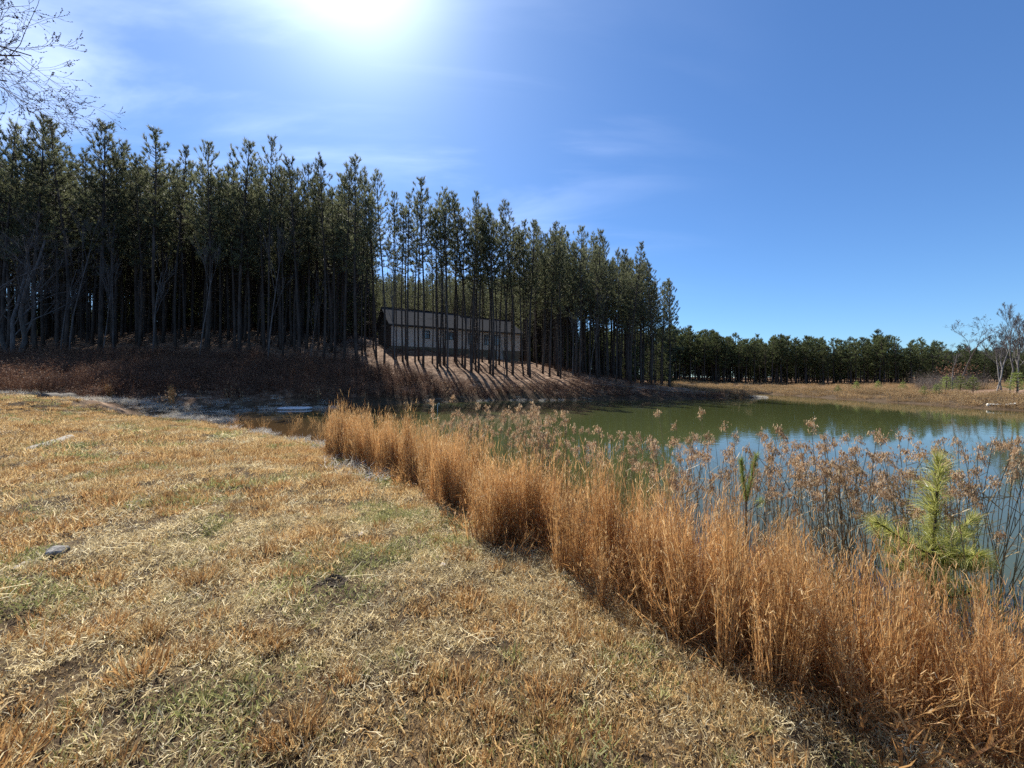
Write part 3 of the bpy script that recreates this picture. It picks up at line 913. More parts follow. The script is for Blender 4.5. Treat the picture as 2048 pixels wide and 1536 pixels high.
# the rest of the wood: a jittered plantation grid behind the front line
HOUSE_A = (-15.6, 50.0); HOUSE_ANG = math.atan2(10.0, 16.85)
def in_clearing(x, y):
    dx, dy = x - HOUSE_A[0], y - HOUSE_A[1]
    a = dx * math.cos(HOUSE_ANG) + dy * math.sin(HOUSE_ANG); b = -dx * math.sin(HOUSE_ANG) + dy * math.cos(HOUSE_ANG)
    return -2.0 < a < 22.0 and -4.5 < b < 20.0


cand = []
rr = random.Random(5)
gx = -95.0
while gx < 30:
    gy = 33.0
    while gy < 140:
        x = gx + rr.uniform(-.8, .8); y = gy + rr.uniform(-1.0, 1.0)
        u = 1024 + FPX * x / y
        gy += 2.35 if x < -12 else 2.3
        if u < -420 or u > 1352: continue
        y0 = float(np.interp(u, FRONT_U, FRONT_Y))
        if y < y0 - .6: continue
        if in_clearing(x, y): continue
        if 770 < u < 1045 and y < 72 and rr.random() > (1.0 if y < y0 + 7 else .3): continue
        if u > 1150 and y > y0 + 34: continue
        if shore_sd(np.array([x]), np.array([y]))[0] < 3: continue
        if any((x - a) ** 2 + (y - b) ** 2 < 1.1 for a, b in taken): continue
        cand.append((x, y, u, y0)); taken.append((x, y))
    gx += 2.2
for _ in range(60):      # thin stems scattered before the house
    u = rr.uniform(780, 1048); y0 = float(np.interp(u, FRONT_U, FRONT_Y)); y = y0 + rr.uniform(.5, 6.5); x = (u - 1024) / FPX * y
    if in_clearing(x, y) or any((x - a) ** 2 + (y - b) ** 2 < .55 for a, b in taken) or len(taken) > 5000: continue
    if sum(1 for c in cand if 770 < c[2] < 1050 and c[1] < 55) > 36: break
    cand.append((x, y, u, y0)); taken.append((x, y))
cand.sort(key=lambda c: c[0] ** 2 + c[1] ** 2)
N_NEAR = 162
rest, near = [], []
HANDLE = ['the bushy pine at the left end', 'the pine behind the hanging twigs', 'the full-crowned pine below the twig tips', 'the tall pointed pine left of the notch',
          'the open spire-tipped pine', 'the round-topped pine by the spire', 'the broad flat-topped pine', 'the dense pointed pine', 'the lone-tipped pine', 'the tuft-topped pine',
          'the narrow pine left of the thick one', 'the thick towering pine', 'the slender pine left of the house', 'the slim pine at the house’s left corner', 'the tallest pine before the house',
          'the see-through pine before the house', 'the thick-trunked pine before the house', 'the leafy-topped pine before the house', 'the slim pine at the roof’s right end', 'the pine at the house’s right corner',
          'the dark broad pine right of the house', 'the wide loose-topped pine', 'the bushy pine beside the loose-topped one', 'the pointed pine above the step', 'the second-last pine', 'the last pine with the long limb']
HU = [f[0] for f in front] + [1338]
for i, (x, y, u, y0) in enumerate(cand):
    z = gz(x, y)
    vmin = float(np.interp(u, SKY_U, SKY_V)) + rr.uniform(6, 62)
    H = min(rr.uniform(18.5, 23.5), EYE + (HORIZON - vmin) / FPX * y - z)
    if 740 < u < 1065 and y > 66:
        H = EYE + (HORIZON - rr.uniform(545, 625)) / FPX * y - z
    H = max(H, 7.0)
    k = rr.choice((1, 4, 8, 10, 13)) if 770 < u < 1050 and y < 56 else rr.randrange(14)
    if len(near) < N_NEAR and u > -20:
        near.append((x, y, u, H, k))
    else:
        rest.append((x, y, z, k, H / 20.0))
ORD = ['nearest', 'second', 'third', 'fourth', 'fifth', 'sixth', 'seventh', 'eighth', 'ninth', 'tenth', 'eleventh', 'twelfth']
by = {}
for x, y, u, H, k in near:
    h = min(range(len(HU)), key=lambda q: abs(HU[q] - u))
    by.setdefault((h, u < HU[h]), []).append((y, x, H, k))
for (h, left), trees in sorted(by.items()):
    trees.sort()
    for j, (y, x, H, k) in enumerate(trees):
        lab = ('%s pine back ' % ORD[j] if j else 'nearest pine ') + ('on the left behind ' if left else 'on the right behind ') + HANDLE[h]
        grp = 'pines inside the left wood' if HU[h] < 740 else ('pines by the house' if HU[h] < 1062 else 'pines inside the right wood')
        place_pine(x, y, H, PV[k], lab, grp)

# far stand across the pond
far = []
fr_ = random.Random(9)
FAR_U = [900, 1340, 1400, 1460, 1500, 1545, 1590, 1640, 1690, 1745, 1800, 1850, 1900, 1960, 2048, 2300]
FAR_V = [668, 655, 660, 668, 682, 668, 684, 674, 685, 664, 684, 682, 692, 698, 706, 705]
gx = -6.0
while gx < 140:
    for row in range(8):
        x = gx + fr_.uniform(-.9, .9); yl = float(np.interp(x, [-10, 20, 40, 70, 100, 140], [104, 98, 95, 89, 76, 60]))
        y = yl + row * 2.6 + fr_.uniform(-.9, .9); u = 1024 + FPX * x / y
        if u < 1010 or u > 2330: continue
        far.append((x, y, u, row))
    gx += 1.75
far.sort(key=lambda c: (c[3], c[2]))
MARK = [(1345, 'the last pine of the near wood'), (1450, 'the pale pole on the point'), (1512, 'the tip of the point'), (1590, 'the green channel'), (1676, 'the leftmost low young pine'), (1713, 'the young pine midway on the bank'), (1756, 'the small young pine'),
        (1806, 'the rounded young pine'), (1848, 'the two low young pines'), (1904, 'the small forked tree'), (1946, 'the bright young pine near the boat'), (2003, 'the little boat'), (2048, 'the white-stemmed trees')]
rest_far, front_far = [], []
for x, y, u, row in far:
    z = gz(x, y)
    H = EYE + (HORIZON - float(np.interp(u, FAR_U, FAR_V)) - fr_.uniform(-7, 18)) / FPX * y - z
    H = max(7.0, min(H, 15.5)); k = fr_.randrange(4)
    if u > 1625 and fr_.random() < .45: k = fr_.choice((4, 5))
    if row > 2 and fr_.random() < .6: k = fr_.choice((4, 5)); H *= fr_.uniform(.55, .95)
    if 1345 < u < 2060 and row < 2 and len(front_far) < 110:
        front_far.append((x, y, u, H, k, row))
    else:
        rest_far.append((x, y, z, k, H / 12.0))
by = {}
for t in front_far:
    h = min(range(len(MARK)), key=lambda q: abs(MARK[q][0] - t[2]))
    by.setdefault((h, t[2] < MARK[h][0]), []).append(t)
NTH = ['closest', 'second', 'third', 'fourth', 'fifth', 'sixth', 'seventh', 'eighth', 'ninth', 'tenth', 'eleventh', 'twelfth']
for (h, left), trees in sorted(by.items()):
    trees.sort(key=lambda t: abs(t[2] - MARK[h][0]))
    for j, (x, y, u, H, k, row) in enumerate(trees):
        lab = 'far pine, %s one to the %s above %s' % (NTH[min(j, 11)], 'left' if left else 'right', MARK[h][1])
        place_pine(x, y, H, FV[k], lab, 'far pines across the pond', base=12.0, wide=1.15)
print('PINES near', len(near), 'rest', len(rest), 'far', len(front_far), 'restfar', len(rest_far))
# low evergreen growth that closes the back of the wood
under = []
for _ in range(2600):
    y = fr_.uniform(56, 150); u = fr_.uniform(-500, 1345); x = (u - 1024) / FPX * y
    if in_clearing(x, y) or x < -130: continue
    if 760 < u < 1060 and y < 84: continue
    if u > 1060 and y < 66: continue
    if fr_.random() > (.55 if y < 75 else 1.0): continue
    hh = fr_.uniform(3.5, 9.0) if u < 760 or u > 1060 else fr_.uniform(3.0, 7.0)
    if y > 100: hh *= 1.5
    under.append((x, y, gz(x, y), fr_.choice((4, 5)), hh / 12.0))
    if len(under) > 750: break
for _ in range(900):
    u = fr_.uniform(1300, 2330); y0 = float(np.interp(u, [1300, 1640, 2048, 2330], [112, 104, 92, 84])); y = y0 + fr_.uniform(-4, 26); x = (u - 1024) / FPX * y
    under.append((x, y, gz(x, y), fr_.choice((4, 5)), fr_.uniform(3.0, 7.5) / 12.0))


def joined_pine(v, name):
    """trunk and crown in one mesh for the mass of trees too deep in the wood to tell apart"""
    objs = []
    g = Geo()
    mats = []
    off_slot = 0
    for me in v:
        n = len(me.vertices); co = np.empty(n * 3, np.float32); me.vertices.foreach_get('co', co)
        ti = np.empty(n, np.float32); me.attributes['tint'].data.foreach_get('value', ti)
        g.v.append(co.reshape(-1, 3)); g.t.append(ti)
        lt = np.empty(len(me.polygons), np.int32); me.polygons.foreach_get('loop_total', lt)
        ls = np.empty(len(me.polygons), np.int32); me.polygons.foreach_get('loop_start', ls)
        ms = np.empty(len(me.polygons), np.int32); me.polygons.foreach_get('material_index', ms)
        vi = np.empty(len(me.loops), np.int32); me.loops.foreach_get('vertex_index', vi)
        for size in np.unique(lt):
            for sl in np.unique(ms):
                sel = (lt == size) & (ms == sl)
                if sel.any():
                    idx = ls[sel][:, None] + np.arange(size)[None]
                    g.f.append((vi[idx] + g.n, int(sl) + off_slot))
        g.n += n; off_slot += len(me.materials); mats += list(me.materials)
    return g.mesh(name, mats)


PJ = source_collection('deep_pine', [joined_pine(v, 'deep_pine') for v in PV])
FJ = source_collection('deep_far_pine', [joined_pine(v, 'deep_far_pine') for v in FV])
a = np.array(rest)
scatter('deep_pine_wood', a[:, :3], a[:, 3], np.stack([0 * a[:, 0], 0 * a[:, 0], RNG.random(len(a)) * 6.28], 1), np.repeat(a[:, 4:5], 3, 1), PJ, 'dark mass of pines deep in the wood behind the front trunks', 'pine wood')
a = np.array(rest_far)
scatter('far_pine_wood', a[:, :3], a[:, 3], np.stack([0 * a[:, 0], 0 * a[:, 0], RNG.random(len(a)) * 6.28], 1), np.stack([a[:, 4] * 1.1, a[:, 4] * 1.1, a[:, 4]], 1), FJ, 'dark mass of pines deep in the far stand across the pond', 'pine wood')

a = np.array(under)
scatter('understory', a[:, :3], a[:, 3], np.stack([0 * a[:, 0], 0 * a[:, 0], RNG.random(len(a)) * 6.28], 1), np.stack([a[:, 4] * 1.5, a[:, 4] * 1.5, a[:, 4]], 1), FJ, 'low evergreen growth closing the back of the wood between the trunks', 'undergrowth')

# ------------------------------------------------------------------ leafless trees
def place_bare(x, y, name, label, cat, trg, twg, mats, group=None, leaves=None, z=None):
    r = empty(name, (x, y, gz(x, y) if z is None else z))
    trg.build('trunk', mats[0], r, smooth=True)
    twg.build('twig_crown', mats[1], r)
    if leaves: leaves.build('dead_leaves', M['brown_leaf'], r)
    tag(r, label, cat, group)
    return r


# grey many-stemmed tree before the left wood
rg = np.random.default_rng(41)
tr_, tw_ = bare_tree_geo(rg, 15.5, .17, trunks=3, spread=.55, levels=4, first=.22, kids=6, up=.45)
place_bare(-43.3, 33.5, 'bare_tree', 'grey leafless tree with several stems before the dark left wood', 'bare tree', tr_, tw_, (M['grey_bark'], M['grey_bark']))
# slim hardwood saplings among the pine trunks
sv = []
for k in range(4):
    rg = np.random.default_rng(60 + k)
    sv.append(bare_tree_geo(rg, 10.5, .055, levels=3, spread=.34, first=.45, kids=5, up=.7, curl=.035))
sm = [(a.mesh('trunk', M['grey_bark'], True), b.mesh('twig_crown', M['grey_bark'])) for a, b in sv]
spots = [(120, 37.2, 11, 'slim grey sapling leaning right, leftmost among the dark trunks'), (138, 36.4, 14, 'thicker grey stem beside the leaning sapling at the left wood'),
         (205, 37.0, 10, 'thin pale sapling in front of the darkest gap of the wood'), (228, 38.0, 12, 'curving pale sapling bowed right in the left wood'),
         (305, 37.5, 11, 'straight pale sapling under the open-crowned spire pine'), (398, 37.8, 12, 'pale sapling under the broad flat-topped pine'),
         (535, 38.6, 15, 'whitish straight sapling under the lone-tipped pine'), (620, 38.8, 9, 'short grey sapling left of the thick dark pine'),
         (790, 40.6, 13, 'whitish slim tree crossing the house’s left corner'), (893, 41.5, 11, 'thin grey sapling crossing the dark window of the house'),
         (1146, 45.5, 9, 'grey sapling in the brush right of the house'), (1178, 46.5, 11, 'thin pale stem in front of the right thicket'),
         (1010, 43.0, 8, 'twiggy sapling before the house’s right end'), (940, 42.2, 7, 'twiggy low sapling before the middle of the house')]
for i, (u, y, h, lab) in enumerate(spots):
    x = (u - 1024) / FPX * y; k = i % 4
    r = empty('bare_sapling', (x, y, gz(x, y)), i * 1.7); s = h / 9.5; r.scale = (s, s, s)
    for nm, me in zip(('trunk', 'twig_crown'), sm[k]):
        o = bpy.data.objects.new(nm, me); COL.objects.link(o); o.parent = r
    tag(r, lab, 'sapling', 'slim leafless saplings at the wood’s edge')

# leafless trees across the pond
def at_depth(u, y): return (u - 1024) / FPX * y
rg = np.random.default_rng(71)
tr_, tw_ = bare_tree_geo(rg, 6.3, .085, spread=.7, levels=4, first=.55, kids=5, up=.25)
lv = Geo(); n = 260; q = rg.normal(size=(n, 3)) * [.75, .75, .45] + [0.3, 0, 2.3]; lv.needles(q, rg.normal(size=(n, 3)), .12, .10, rng=rg)
place_bare(at_depth(1904, 41), 41, 'bare_tree', 'small pale forked tree with rusty leaves halfway up, across the pond', 'bare tree', tr_, tw_, (M['pale_bark'], M['grey_bark']), leaves=lv)
tr_, tw_ = bare_tree_geo(np.random.default_rng(73), 14.5, .16, spread=.6, levels=5, first=.5, kids=5, up=.5, minr=.008)
place_bare(at_depth(1918, 72), 72, 'bare_tree', 'round leafless crown showing above the far pines', 'bare tree', tr_, tw_, (M['grey_bark'], M['twig']))
far_bare = [(1992, 37.5, 7.2, 'pale thin-stemmed tree above the little boat, leftmost of the clump'), (2003, 38, 6.6, 'pale tree forking low just right of the boat’s end'),
            (2018, 39, 9.2, 'tallest white-stemmed tree at the far shore'), (2034, 38.5, 9.4, 'white-stemmed tree leaning right beside the tallest one'),
            (2072, 40, 9.0, 'white-stemmed tree at the very right of the far shore')]
for i, (u, y, h, lab) in enumerate(far_bare):
    tr_, tw_ = bare_tree_geo(np.random.default_rng(80 + i), h * .98, .075 + .006 * i, spread=.42, levels=4, first=.35, kids=7, up=.8, minr=.005, curl=.10)
    place_bare(at_depth(u, y), y, 'bare_tree', lab, 'bare tree', tr_, tw_, (M['pale_bark'], M['grey_bark']), group='white-stemmed trees at the far shore')

# tree standing outside the picture on the left whose branches hang into it
def overhang_tree():
    rg = np.random.default_rng(91)
    bx, by = -15.7, 7.6; bz = gz(bx, by)
    r = empty('overhanging_tree', (bx, by, bz))
    tr, tw, bd = Geo(), Geo(), Geo()
    tr.tube([(0, 0, -.3), (.1, 0, 2), (.3, .1, 5), (.35, 0, 8), (.3, .1, 11), (.2, 0, 14)], [.26, .21, .17, .13, .08, .03], 9, cap=False)
    def twig(p, d, L_, r0, lev):
        seg = 6; pts = [p]; dd = d
        for s in range(seg):
            dd = unit(dd + rg.normal(0, .10, 3) + np.array([0, 0, .05 if lev > 1 else -.012])); pts.append(pts[-1] + dd * L_ / seg)
        (tr if lev == 0 else tw).tube(pts, np.linspace(r0, max(r0 * .35, .0022), seg + 1), 5 if lev == 0 else 3, cap=False)
        if lev >= 3:
            bd.needles(np.array(pts[3:]) , rg.normal(size=(len(pts) - 3, 3)), .032, .026, rng=rg); return
        for c in range([11, 7, 4][lev]):
            f = rg.uniform(.22, 1.0); i = min(int(f * seg), seg - 1); q = pts[i] + (pts[i + 1] - pts[i]) * (f * seg - i)
            ax = unit(pts[i + 1] - pts[i]); sd_ = unit(np.cross(ax, np.array([rg.normal(0, .4), 1.0, rg.normal(0, .4)]))) * rg.choice([-1, 1])
            nd = unit(ax * .8 + sd_ * rg.uniform(.35, .8) + rg.normal(0, .22, 3))
            twig(q, nd, L_ * rg.uniform(.28, .46) * (1.2 - .4 * f), max(r0 * (1 - .6 * f) * .5, .003), lev + 1)
    for hz, ex, ey, ez in ((9.2, 5.0, .2, 8.2 - 9.2 + 1.1), (8.6, 5.6, -.3, -1.2), (7.7, 5.2, .5, -.7), (7.9, 5.4, 0, -1.9), (10.5, 4.6, .3, -1.2)):
        p = np.array([.32, 0, hz]); d = np.array([ex, ey, ez])
        twig(p, unit(d), float(np.linalg.norm(d)) * .95, .034, 0)
    tr.build('trunk', M['twig'], r, smooth=True); tw.build('twig', M['twig'], r); bd.build('bud', M['twig'], r)
    tag(r, 'bare twigs with small buds hanging in over the left treetops', 'tree branch')


overhang_tree()

# ------------------------------------------------------------------ lawn and shore growth
def in_lawn(x, y):
    edge = np.interp(x, [-40, -24, -20, -17.6], [17, 18.0, 19.5, 20.2])
    sd = shore_sd(x, y)
    return (sd > .12) & (y < edge) & (x < 8) & ((x < -17.6) | (y < 20.2))


th = [patch(M['thatch'], 260, .20, (0, 64), (.018, .066), (.0024, .0048), np.random.default_rng(300 + k)) for k in range(3)]
ta = [patch(M['tan'], 200, .19, (10, 80), (.02, .070), (.0030, .0056), np.random.default_rng(310 + k)) for k in range(3)]
gr = [patch(M['green'], 130, .18, (15, 80), (.025, .075), (.0040, .0065), np.random.default_rng(320 + k)) for k in range(2)]
ot = [tuft(M['orange'], 100, .085, (.035, .095), (.0040, .0068), np.random.default_rng(330 + k)) for k in range(3)]
pt = [tuft(M['thatch'], 74, .055, (.020, .055), (.0025, .0047), np.random.default_rng(350 + k), splay=1.0) for k in range(3)]
gt = [tuft(M['green'], 56, .055, (.025, .065), (.0030, .0052), np.random.default_rng(360 + k), splay=.9) for k in range(2)]
ls_ = []
for k in range(2):
    rg = np.random.default_rng(340 + k); g = Geo(); n = 7; az = rg.random(n) * 6.28
    g.blades(np.stack([rg.uniform(-.1, .1, n), rg.uniform(-.1, .1, n), rg.uniform(.02, .05, n)], 1), np.stack([np.cos(az), np.sin(az), rg.uniform(-.02, .35, n)], 1), rg.uniform(.12, .32, n), .004, .5, rng=rg, tint=.5 + .5 * rg.random(n))
    ls_.append(g.mesh('loose_stalks', M['thatch']))
lawn_src = source_collection('lawn_source', th + ta + gr + ot + ls_ + pt + gt)      # 0-2 thatch, 3-5 tan, 6-7 green, 8-10 tufts, 11-12 stalks, 13-15 pale clumps, 16-17 green clumps


def jitter_grid(x0, x1, y0, y1, s, seed):
    rg = np.random.default_rng(seed)
    X, Y = np.meshgrid(np.arange(x0, x1, s), np.arange(y0, y1, s))
    X = X.ravel() + rg.uniform(-s * .5, s * .5, X.size); Y = Y.ravel() + rg.uniform(-s * .5, s * .5, Y.size)
    return X, Y


P_, I_, S_ = [], [], []
def lawn_layer(x0, x1, y0, y1, step, ring, seed, size):
    X, Y = jitter_grid(x0, x1, y0, y1, step, seed)
    d = np.hypot(X, Y); k = (d >= ring[0]) & (d < ring[1]) & in_lawn(X, Y) & (np.abs(X) < 1.6 * np.maximum(Y, 0) + 3.0)
    X, Y, d = X[k], Y[k], d[k]
    n1 = fbm(X * .55, Y * .55, 21, 4); n2 = fbm(X * 1.3, Y * 1.3, 31, 3); rg = np.random.default_rng(seed + 1)
    tanw = sstep(3.5, 9, d) * .65 + .24
    pick = np.where(rg.random(len(X)) < np.clip(tanw + (n1 - .5) * 2.2, .05, .95), rg.integers(3, 6, len(X)), rg.integers(0, 3, len(X)))
    grn = (n2 > .60 - .02) & (rg.random(len(X)) < .62)
    pick = np.where(grn, rg.integers(6, 8, len(X)), pick)
    hole = (fbm(X * 2.9, Y * 2.9, 55, 2) < .33)
    keep = ~hole | (rg.random(len(X)) < .75)
    P_.append(np.stack([X, Y, ground_z(X, Y)], 1)[keep]); I_.append(pick[keep])
    s = size * rg.uniform(.8, 1.2, len(X)); S_.append(np.stack([s, s, s * rg.uniform(.8, 1.25, len(X))], 1)[keep])


lawn_layer(-10, 8, -3, 8, .140, (0, 5.2), 401, 1.0)
lawn_layer(-16, 8, -3, 11, .26, (5.2, 10.5), 403, 1.45)
lawn_layer(-42, 2, 0, 21, .36, (10.5, 40), 405, 2.0)


def tuft_layer(x0, x1, y0, y1, step, ring, seed, size, dens, pool=(8, 11)):
    X, Y = jitter_grid(x0, x1, y0, y1, step, seed); rg = np.random.default_rng(seed + 1)
    d = np.hypot(X, Y); cl = fbm(X * 1.1, Y * 1.1, 61 + pool[0], 4)
    k = (d >= ring[0]) & (d < ring[1]) & in_lawn(X, Y) & (rg.random(len(X)) < dens * sstep(.38, .66, cl) * 2) & (np.abs(X) < 1.6 * np.maximum(Y, 0) + 3.0)
    X, Y = X[k], Y[k]
    P_.append(np.stack([X, Y, ground_z(X, Y)], 1)); I_.append(rg.integers(pool[0], pool[1], len(X)))
    s = size * rg.uniform(.6, 1.35, len(X)); S_.append(np.stack([s, s, s * rg.uniform(.8, 1.25, len(X))], 1))


tuft_layer(-10, 8, -3, 8, .14, (0, 5.2), 411, 1.05, .17)
tuft_layer(-16, 8, -3, 11, .20, (5.2, 10.5), 413, 1.3, .42)
tuft_layer(-42, 2, 0, 21, .34, (10.5, 40), 415, 1.7, .40)
tuft_layer(-8, 6, 0, 8, .40, (0, 8), 417, 1.0, .16, (11, 13))
tuft_layer(-10, 8, -3, 8, .105, (0, 5.2), 421, 1.0, .42, (13, 16))
tuft_layer(-16, 8, -3, 11, .17, (5.2, 10.5), 423, 1.35, .42, (13, 16))
tuft_layer(-10, 8, -3, 8, .15, (0, 5.2), 425, 1.0, .18, (16, 18))
tuft_layer(-16, 8, -3, 11, .22, (5.2, 10.5), 427, 1.3, .22, (16, 18))
P_, I_, S_ = np.concatenate(P_), np.concatenate(I_), np.concatenate(S_)
scatter('lawn_grass', P_, I_, rot_rand(len(P_), .10), S_, lawn_src, 'winter lawn of bleached, tan and orange grass tufts', 'grass')

# the band of broomsedge along the near shore
ANCH = [(655, 905), (700, 925), (760, 948), (830, 985), (905, 1030), (960, 1075), (1040, 1088), (1120, 1148), (1190, 1180), (1300, 1238), (1420, 1312), (1540, 1385), (1700, 1446), (1850, 1490), (2060, 1545), (2300, 1640)]
FRONT = np.array([ground_at(u, v)[:2] for u, v in ANCH]); AU = np.array([u for u, v in ANCH], float)
sv_ = [sedge_clump(np.random.default_rng(500 + k)) for k in range(6)]
bent = [sedge_clump(np.random.default_rng(520 + k), n=22, rad=.14, h=(.45, .8), lean=.30) for k in range(3)]
sedge_src = source_collection('sedge_source', sv_ + bent)
rg = np.random.default_rng(530)
U = rg.uniform(640, 2300, 4600)
fx, fy = np.interp(U, AU, FRONT[:, 0]), np.interp(U, AU, FRONT[:, 1])
W_ = np.interp(U, [650, 760, 900, 1100, 1300, 1700, 2300], [1.1, 1.0, .9, 1.0, 1.35, 1.6, 1.9])
off = rg.random(len(U)) ** 1.15 * W_ + (vnoise(U / 38.0, U * 0, 77) - .5) * .42 + .10
Xs, Ys = fx + .80 * off + rg.normal(0, .05, len(U)), fy + .60 * off + rg.normal(0, .05, len(U))
seg = np.hypot(np.gradient(FRONT[:, 0], AU), np.gradient(FRONT[:, 1], AU))
dens = np.interp(U, AU, seg) * W_; dens = dens / dens.max()
gap = np.interp(U, [640, 655, 865, 895, 925, 935, 1020, 1034, 1112, 1120, 2300], [.5, 1, 1, .3, .1, 1, 1, .04, .04, 1, 1])
thin = np.interp(U, [1500, 1700, 1900, 2300], [1, .8, .55, .5]) * np.where(off > .75 * W_, .45, 1)
k = rg.random(len(U)) < np.clip(dens * 1.6, 0, 1) * .60 * gap * thin
Xs, Ys, Uk, ofk = Xs[k], Ys[k], U[k], off[k]
Zs = np.maximum(ground_z(Xs, Ys), -.25)
idx = rg.integers(0, 6, len(Xs)); low = (rg.random(len(Xs)) < np.interp(Uk, [640, 1000, 1500, 1800, 2300], [.08, .12, .15, .45, .6])); idx = np.where(low, rg.integers(6, 9, len(Xs)), idx)
hs = np.interp(Uk, [640, 760, 900, 980, 1140, 1250, 1500, 1750, 2100], [1.15, 1.05, .98, .98, 1.08, 1.0, .97, .98, .90]) * rg.uniform(.58, 1.16, len(Xs)) * (.80 + .40 * vnoise(Xs * 2.4, Ys * 2.4, 78))
sc = np.stack([np.ones(len(Xs)), np.ones(len(Xs)), hs], 1)
scatter('broomsedge_band', np.stack([Xs, Ys, Zs], 1), idx, rot_rand(len(Xs), .07), sc, sedge_src, 'dense band of tall orange broomsedge along the near shore', 'tall grass')

# six clumps of it that stand apart are things of their own
def sedge_thing(u, v, scale, label, k):
    x, y, z = ground_at(u, v)
    r = empty('broomsedge_clump', (x, y, z))
    for j in range(5):
        o = bpy.data.objects.new('grass_stems', sv_[(k + j) % 6]); COL.objects.link(o); o.parent = r
        a = j * 1.257 + k; o.location = (.13 * scale * math.cos(a) * (j > 0), .13 * scale * math.sin(a) * (j > 0), -.02); o.rotation_euler = (random.uniform(-.06, .06), random.uniform(-.06, .06), a * 2)
        o.scale = (1.1, 1.1, scale * random.uniform(.88, 1.05))
    tag(r, label, 'tall grass', 'separate clumps of orange broomsedge')
sedge_thing(1140, 1146, 1.0, 'upright orange clump at the front corner beside the grassy gap', 0)
sedge_thing(980, 1078, .92, 'orange clump standing alone just left of the grassy gap', 1)
sedge_thing(1010, 1076, .86, 'second, shorter orange clump at the left side of the grassy gap', 2)
sedge_thing(690, 918, 1.12, 'tallest orange clump at the far end of the band by the cove', 3)
sedge_thing(342, 812, 1.25, 'small orange clump alone before the dark brush by the white debris', 4)
sedge_thing(218, 796, .8, 'thin orange weed in the white debris left of the small clump', 5)

# rushes with drooping brown heads standing in the shallow water
rc = [rush_clump(np.random.default_rng(600 + k), n=6, rad=.2) for k in range(6)]
rush_src = source_collection('rush_source', rc)
rg = np.random.default_rng(610)
U = rg.uniform(720, 2350, 1050)
fx, fy = np.interp(U, AU, FRONT[:, 0]), np.interp(U, AU, FRONT[:, 1])
o0 = np.interp(U, [720, 900, 1100, 1400, 1800, 2300], [1.0, 1.1, 1.1, 1.4, 1.6, 1.6]); o1 = np.interp(U, [720, 900, 1100, 1400, 1800, 2300], [2.6, 3.4, 3.6, 4.0, 4.6, 5.0])
off = o0 + (o1 - o0) * rg.random(len(U)) ** 1.2
Xs, Ys = fx + .80 * off, fy + .60 * off
d1 = np.interp(U, AU, seg); d1 = d1 / np.interp(900, AU, seg)
k = (rg.random(len(U)) < np.clip(d1, .12, 1) * np.interp(U, [720, 1000, 1160, 1220, 1480, 1560, 1800, 2300], [.22, .24, .30, .62, .60, .36, .34, .40]) * (fbm(Xs * .9, Ys * .9, 71, 2) > .38)) 
Xs, Ys = Xs[k], Ys[k]
scatter('rush_stand', np.stack([Xs, Ys, np.maximum(ground_z(Xs, Ys), -.05)], 1), rg.integers(0, 6, len(Xs)), rot_rand(len(Xs), .07), scl_rand(len(Xs), .90, 1.16, .85, 1.05), rush_src, 'stand of brown rushes with drooping heads in the shallow water', 'rushes')

# brown tangle at the reeds' feet
bl = [brush_clump(np.random.default_rng(640 + k), M['sedge'], n=26, h=.36, rad=.20, flecks=4, fsize=.012) for k in range(3)]
rg = np.random.default_rng(645)
U = rg.uniform(640, 2300, 520); fx, fy = np.interp(U, AU, FRONT[:, 0]), np.interp(U, AU, FRONT[:, 1]); off = rg.uniform(-.05, 1.9, len(U))
Xs, Ys = fx + .8 * off, fy + .6 * off
k = rg.random(len(U)) < np.clip(np.interp(U, AU, seg) / seg.max() * 2.2, 0.1, 1)
Xs, Ys = Xs[k], Ys[k]
scatter('reed_litter', np.stack([Xs, Ys, np.maximum(ground_z(Xs, Ys), -.05)], 1), rg.integers(0, 3, len(Xs)), rot_rand(len(Xs), .25), scl_rand(len(Xs), .7, 1.3), source_collection('litter_source', bl), 'low brown tangle of dead stems at the feet of the broomsedge', 'dead stems')

# dark red-brown brush below the wood
bc = [brush_clump(np.random.default_rng(660 + k), M['brush'], n=38, h=1.4, rad=.5, flecks=9, fsize=.055) for k in range(5)]
brush_src = source_collection('brush_source', bc)
X, Y = jitter_grid(-52, 29, 17, 52, .80, 670)
sd = shore_sd(X, Y); u = 1024 + FPX * X / Y; y0 = np.interp(u, FRONT_U, FRONT_Y)
lawn_edge = np.interp(X, [-60, -24, -20, -17.6], [17.0, 18.6, 20.2, 21.5])
k = (sd > .25) & (Y > np.where(X < -17, lawn_edge, 20.5)) & (Y < y0 - np.interp(u, [0, 700, 900, 1400], [1.0, 1.0, 3.2, 3.0])) & (u < 1500) & (sd < np.interp(u, [300, 760, 950, 1500], [40, 14, 5.0, 4.0]))
k &= ~((X > 14) & (sd > 2.2))
k &= ~((X < -9.5) & (Y < 29.5) & (sd < np.where(Y > 27, 1.2, 2.4)))
X, Y = X[k], Y[k]; rg = np.random.default_rng(671)
hs = np.interp(1024 + FPX * X / Y, [0, 700, 1000, 1300, 1500], [.95, 1.05, .85, .55, .5]) * rg.uniform(.5, 1.2, len(X))
scatter('bank_brush', np.stack([X, Y, ground_z(X, Y)], 1), rg.integers(0, 5, len(X)), rot_rand(len(X), .1), np.stack([1.1 + 0 * hs, 1.1 + 0 * hs, hs], 1), brush_src, 'dark red-brown thicket of leafless brush on the wooded bank', 'brush')
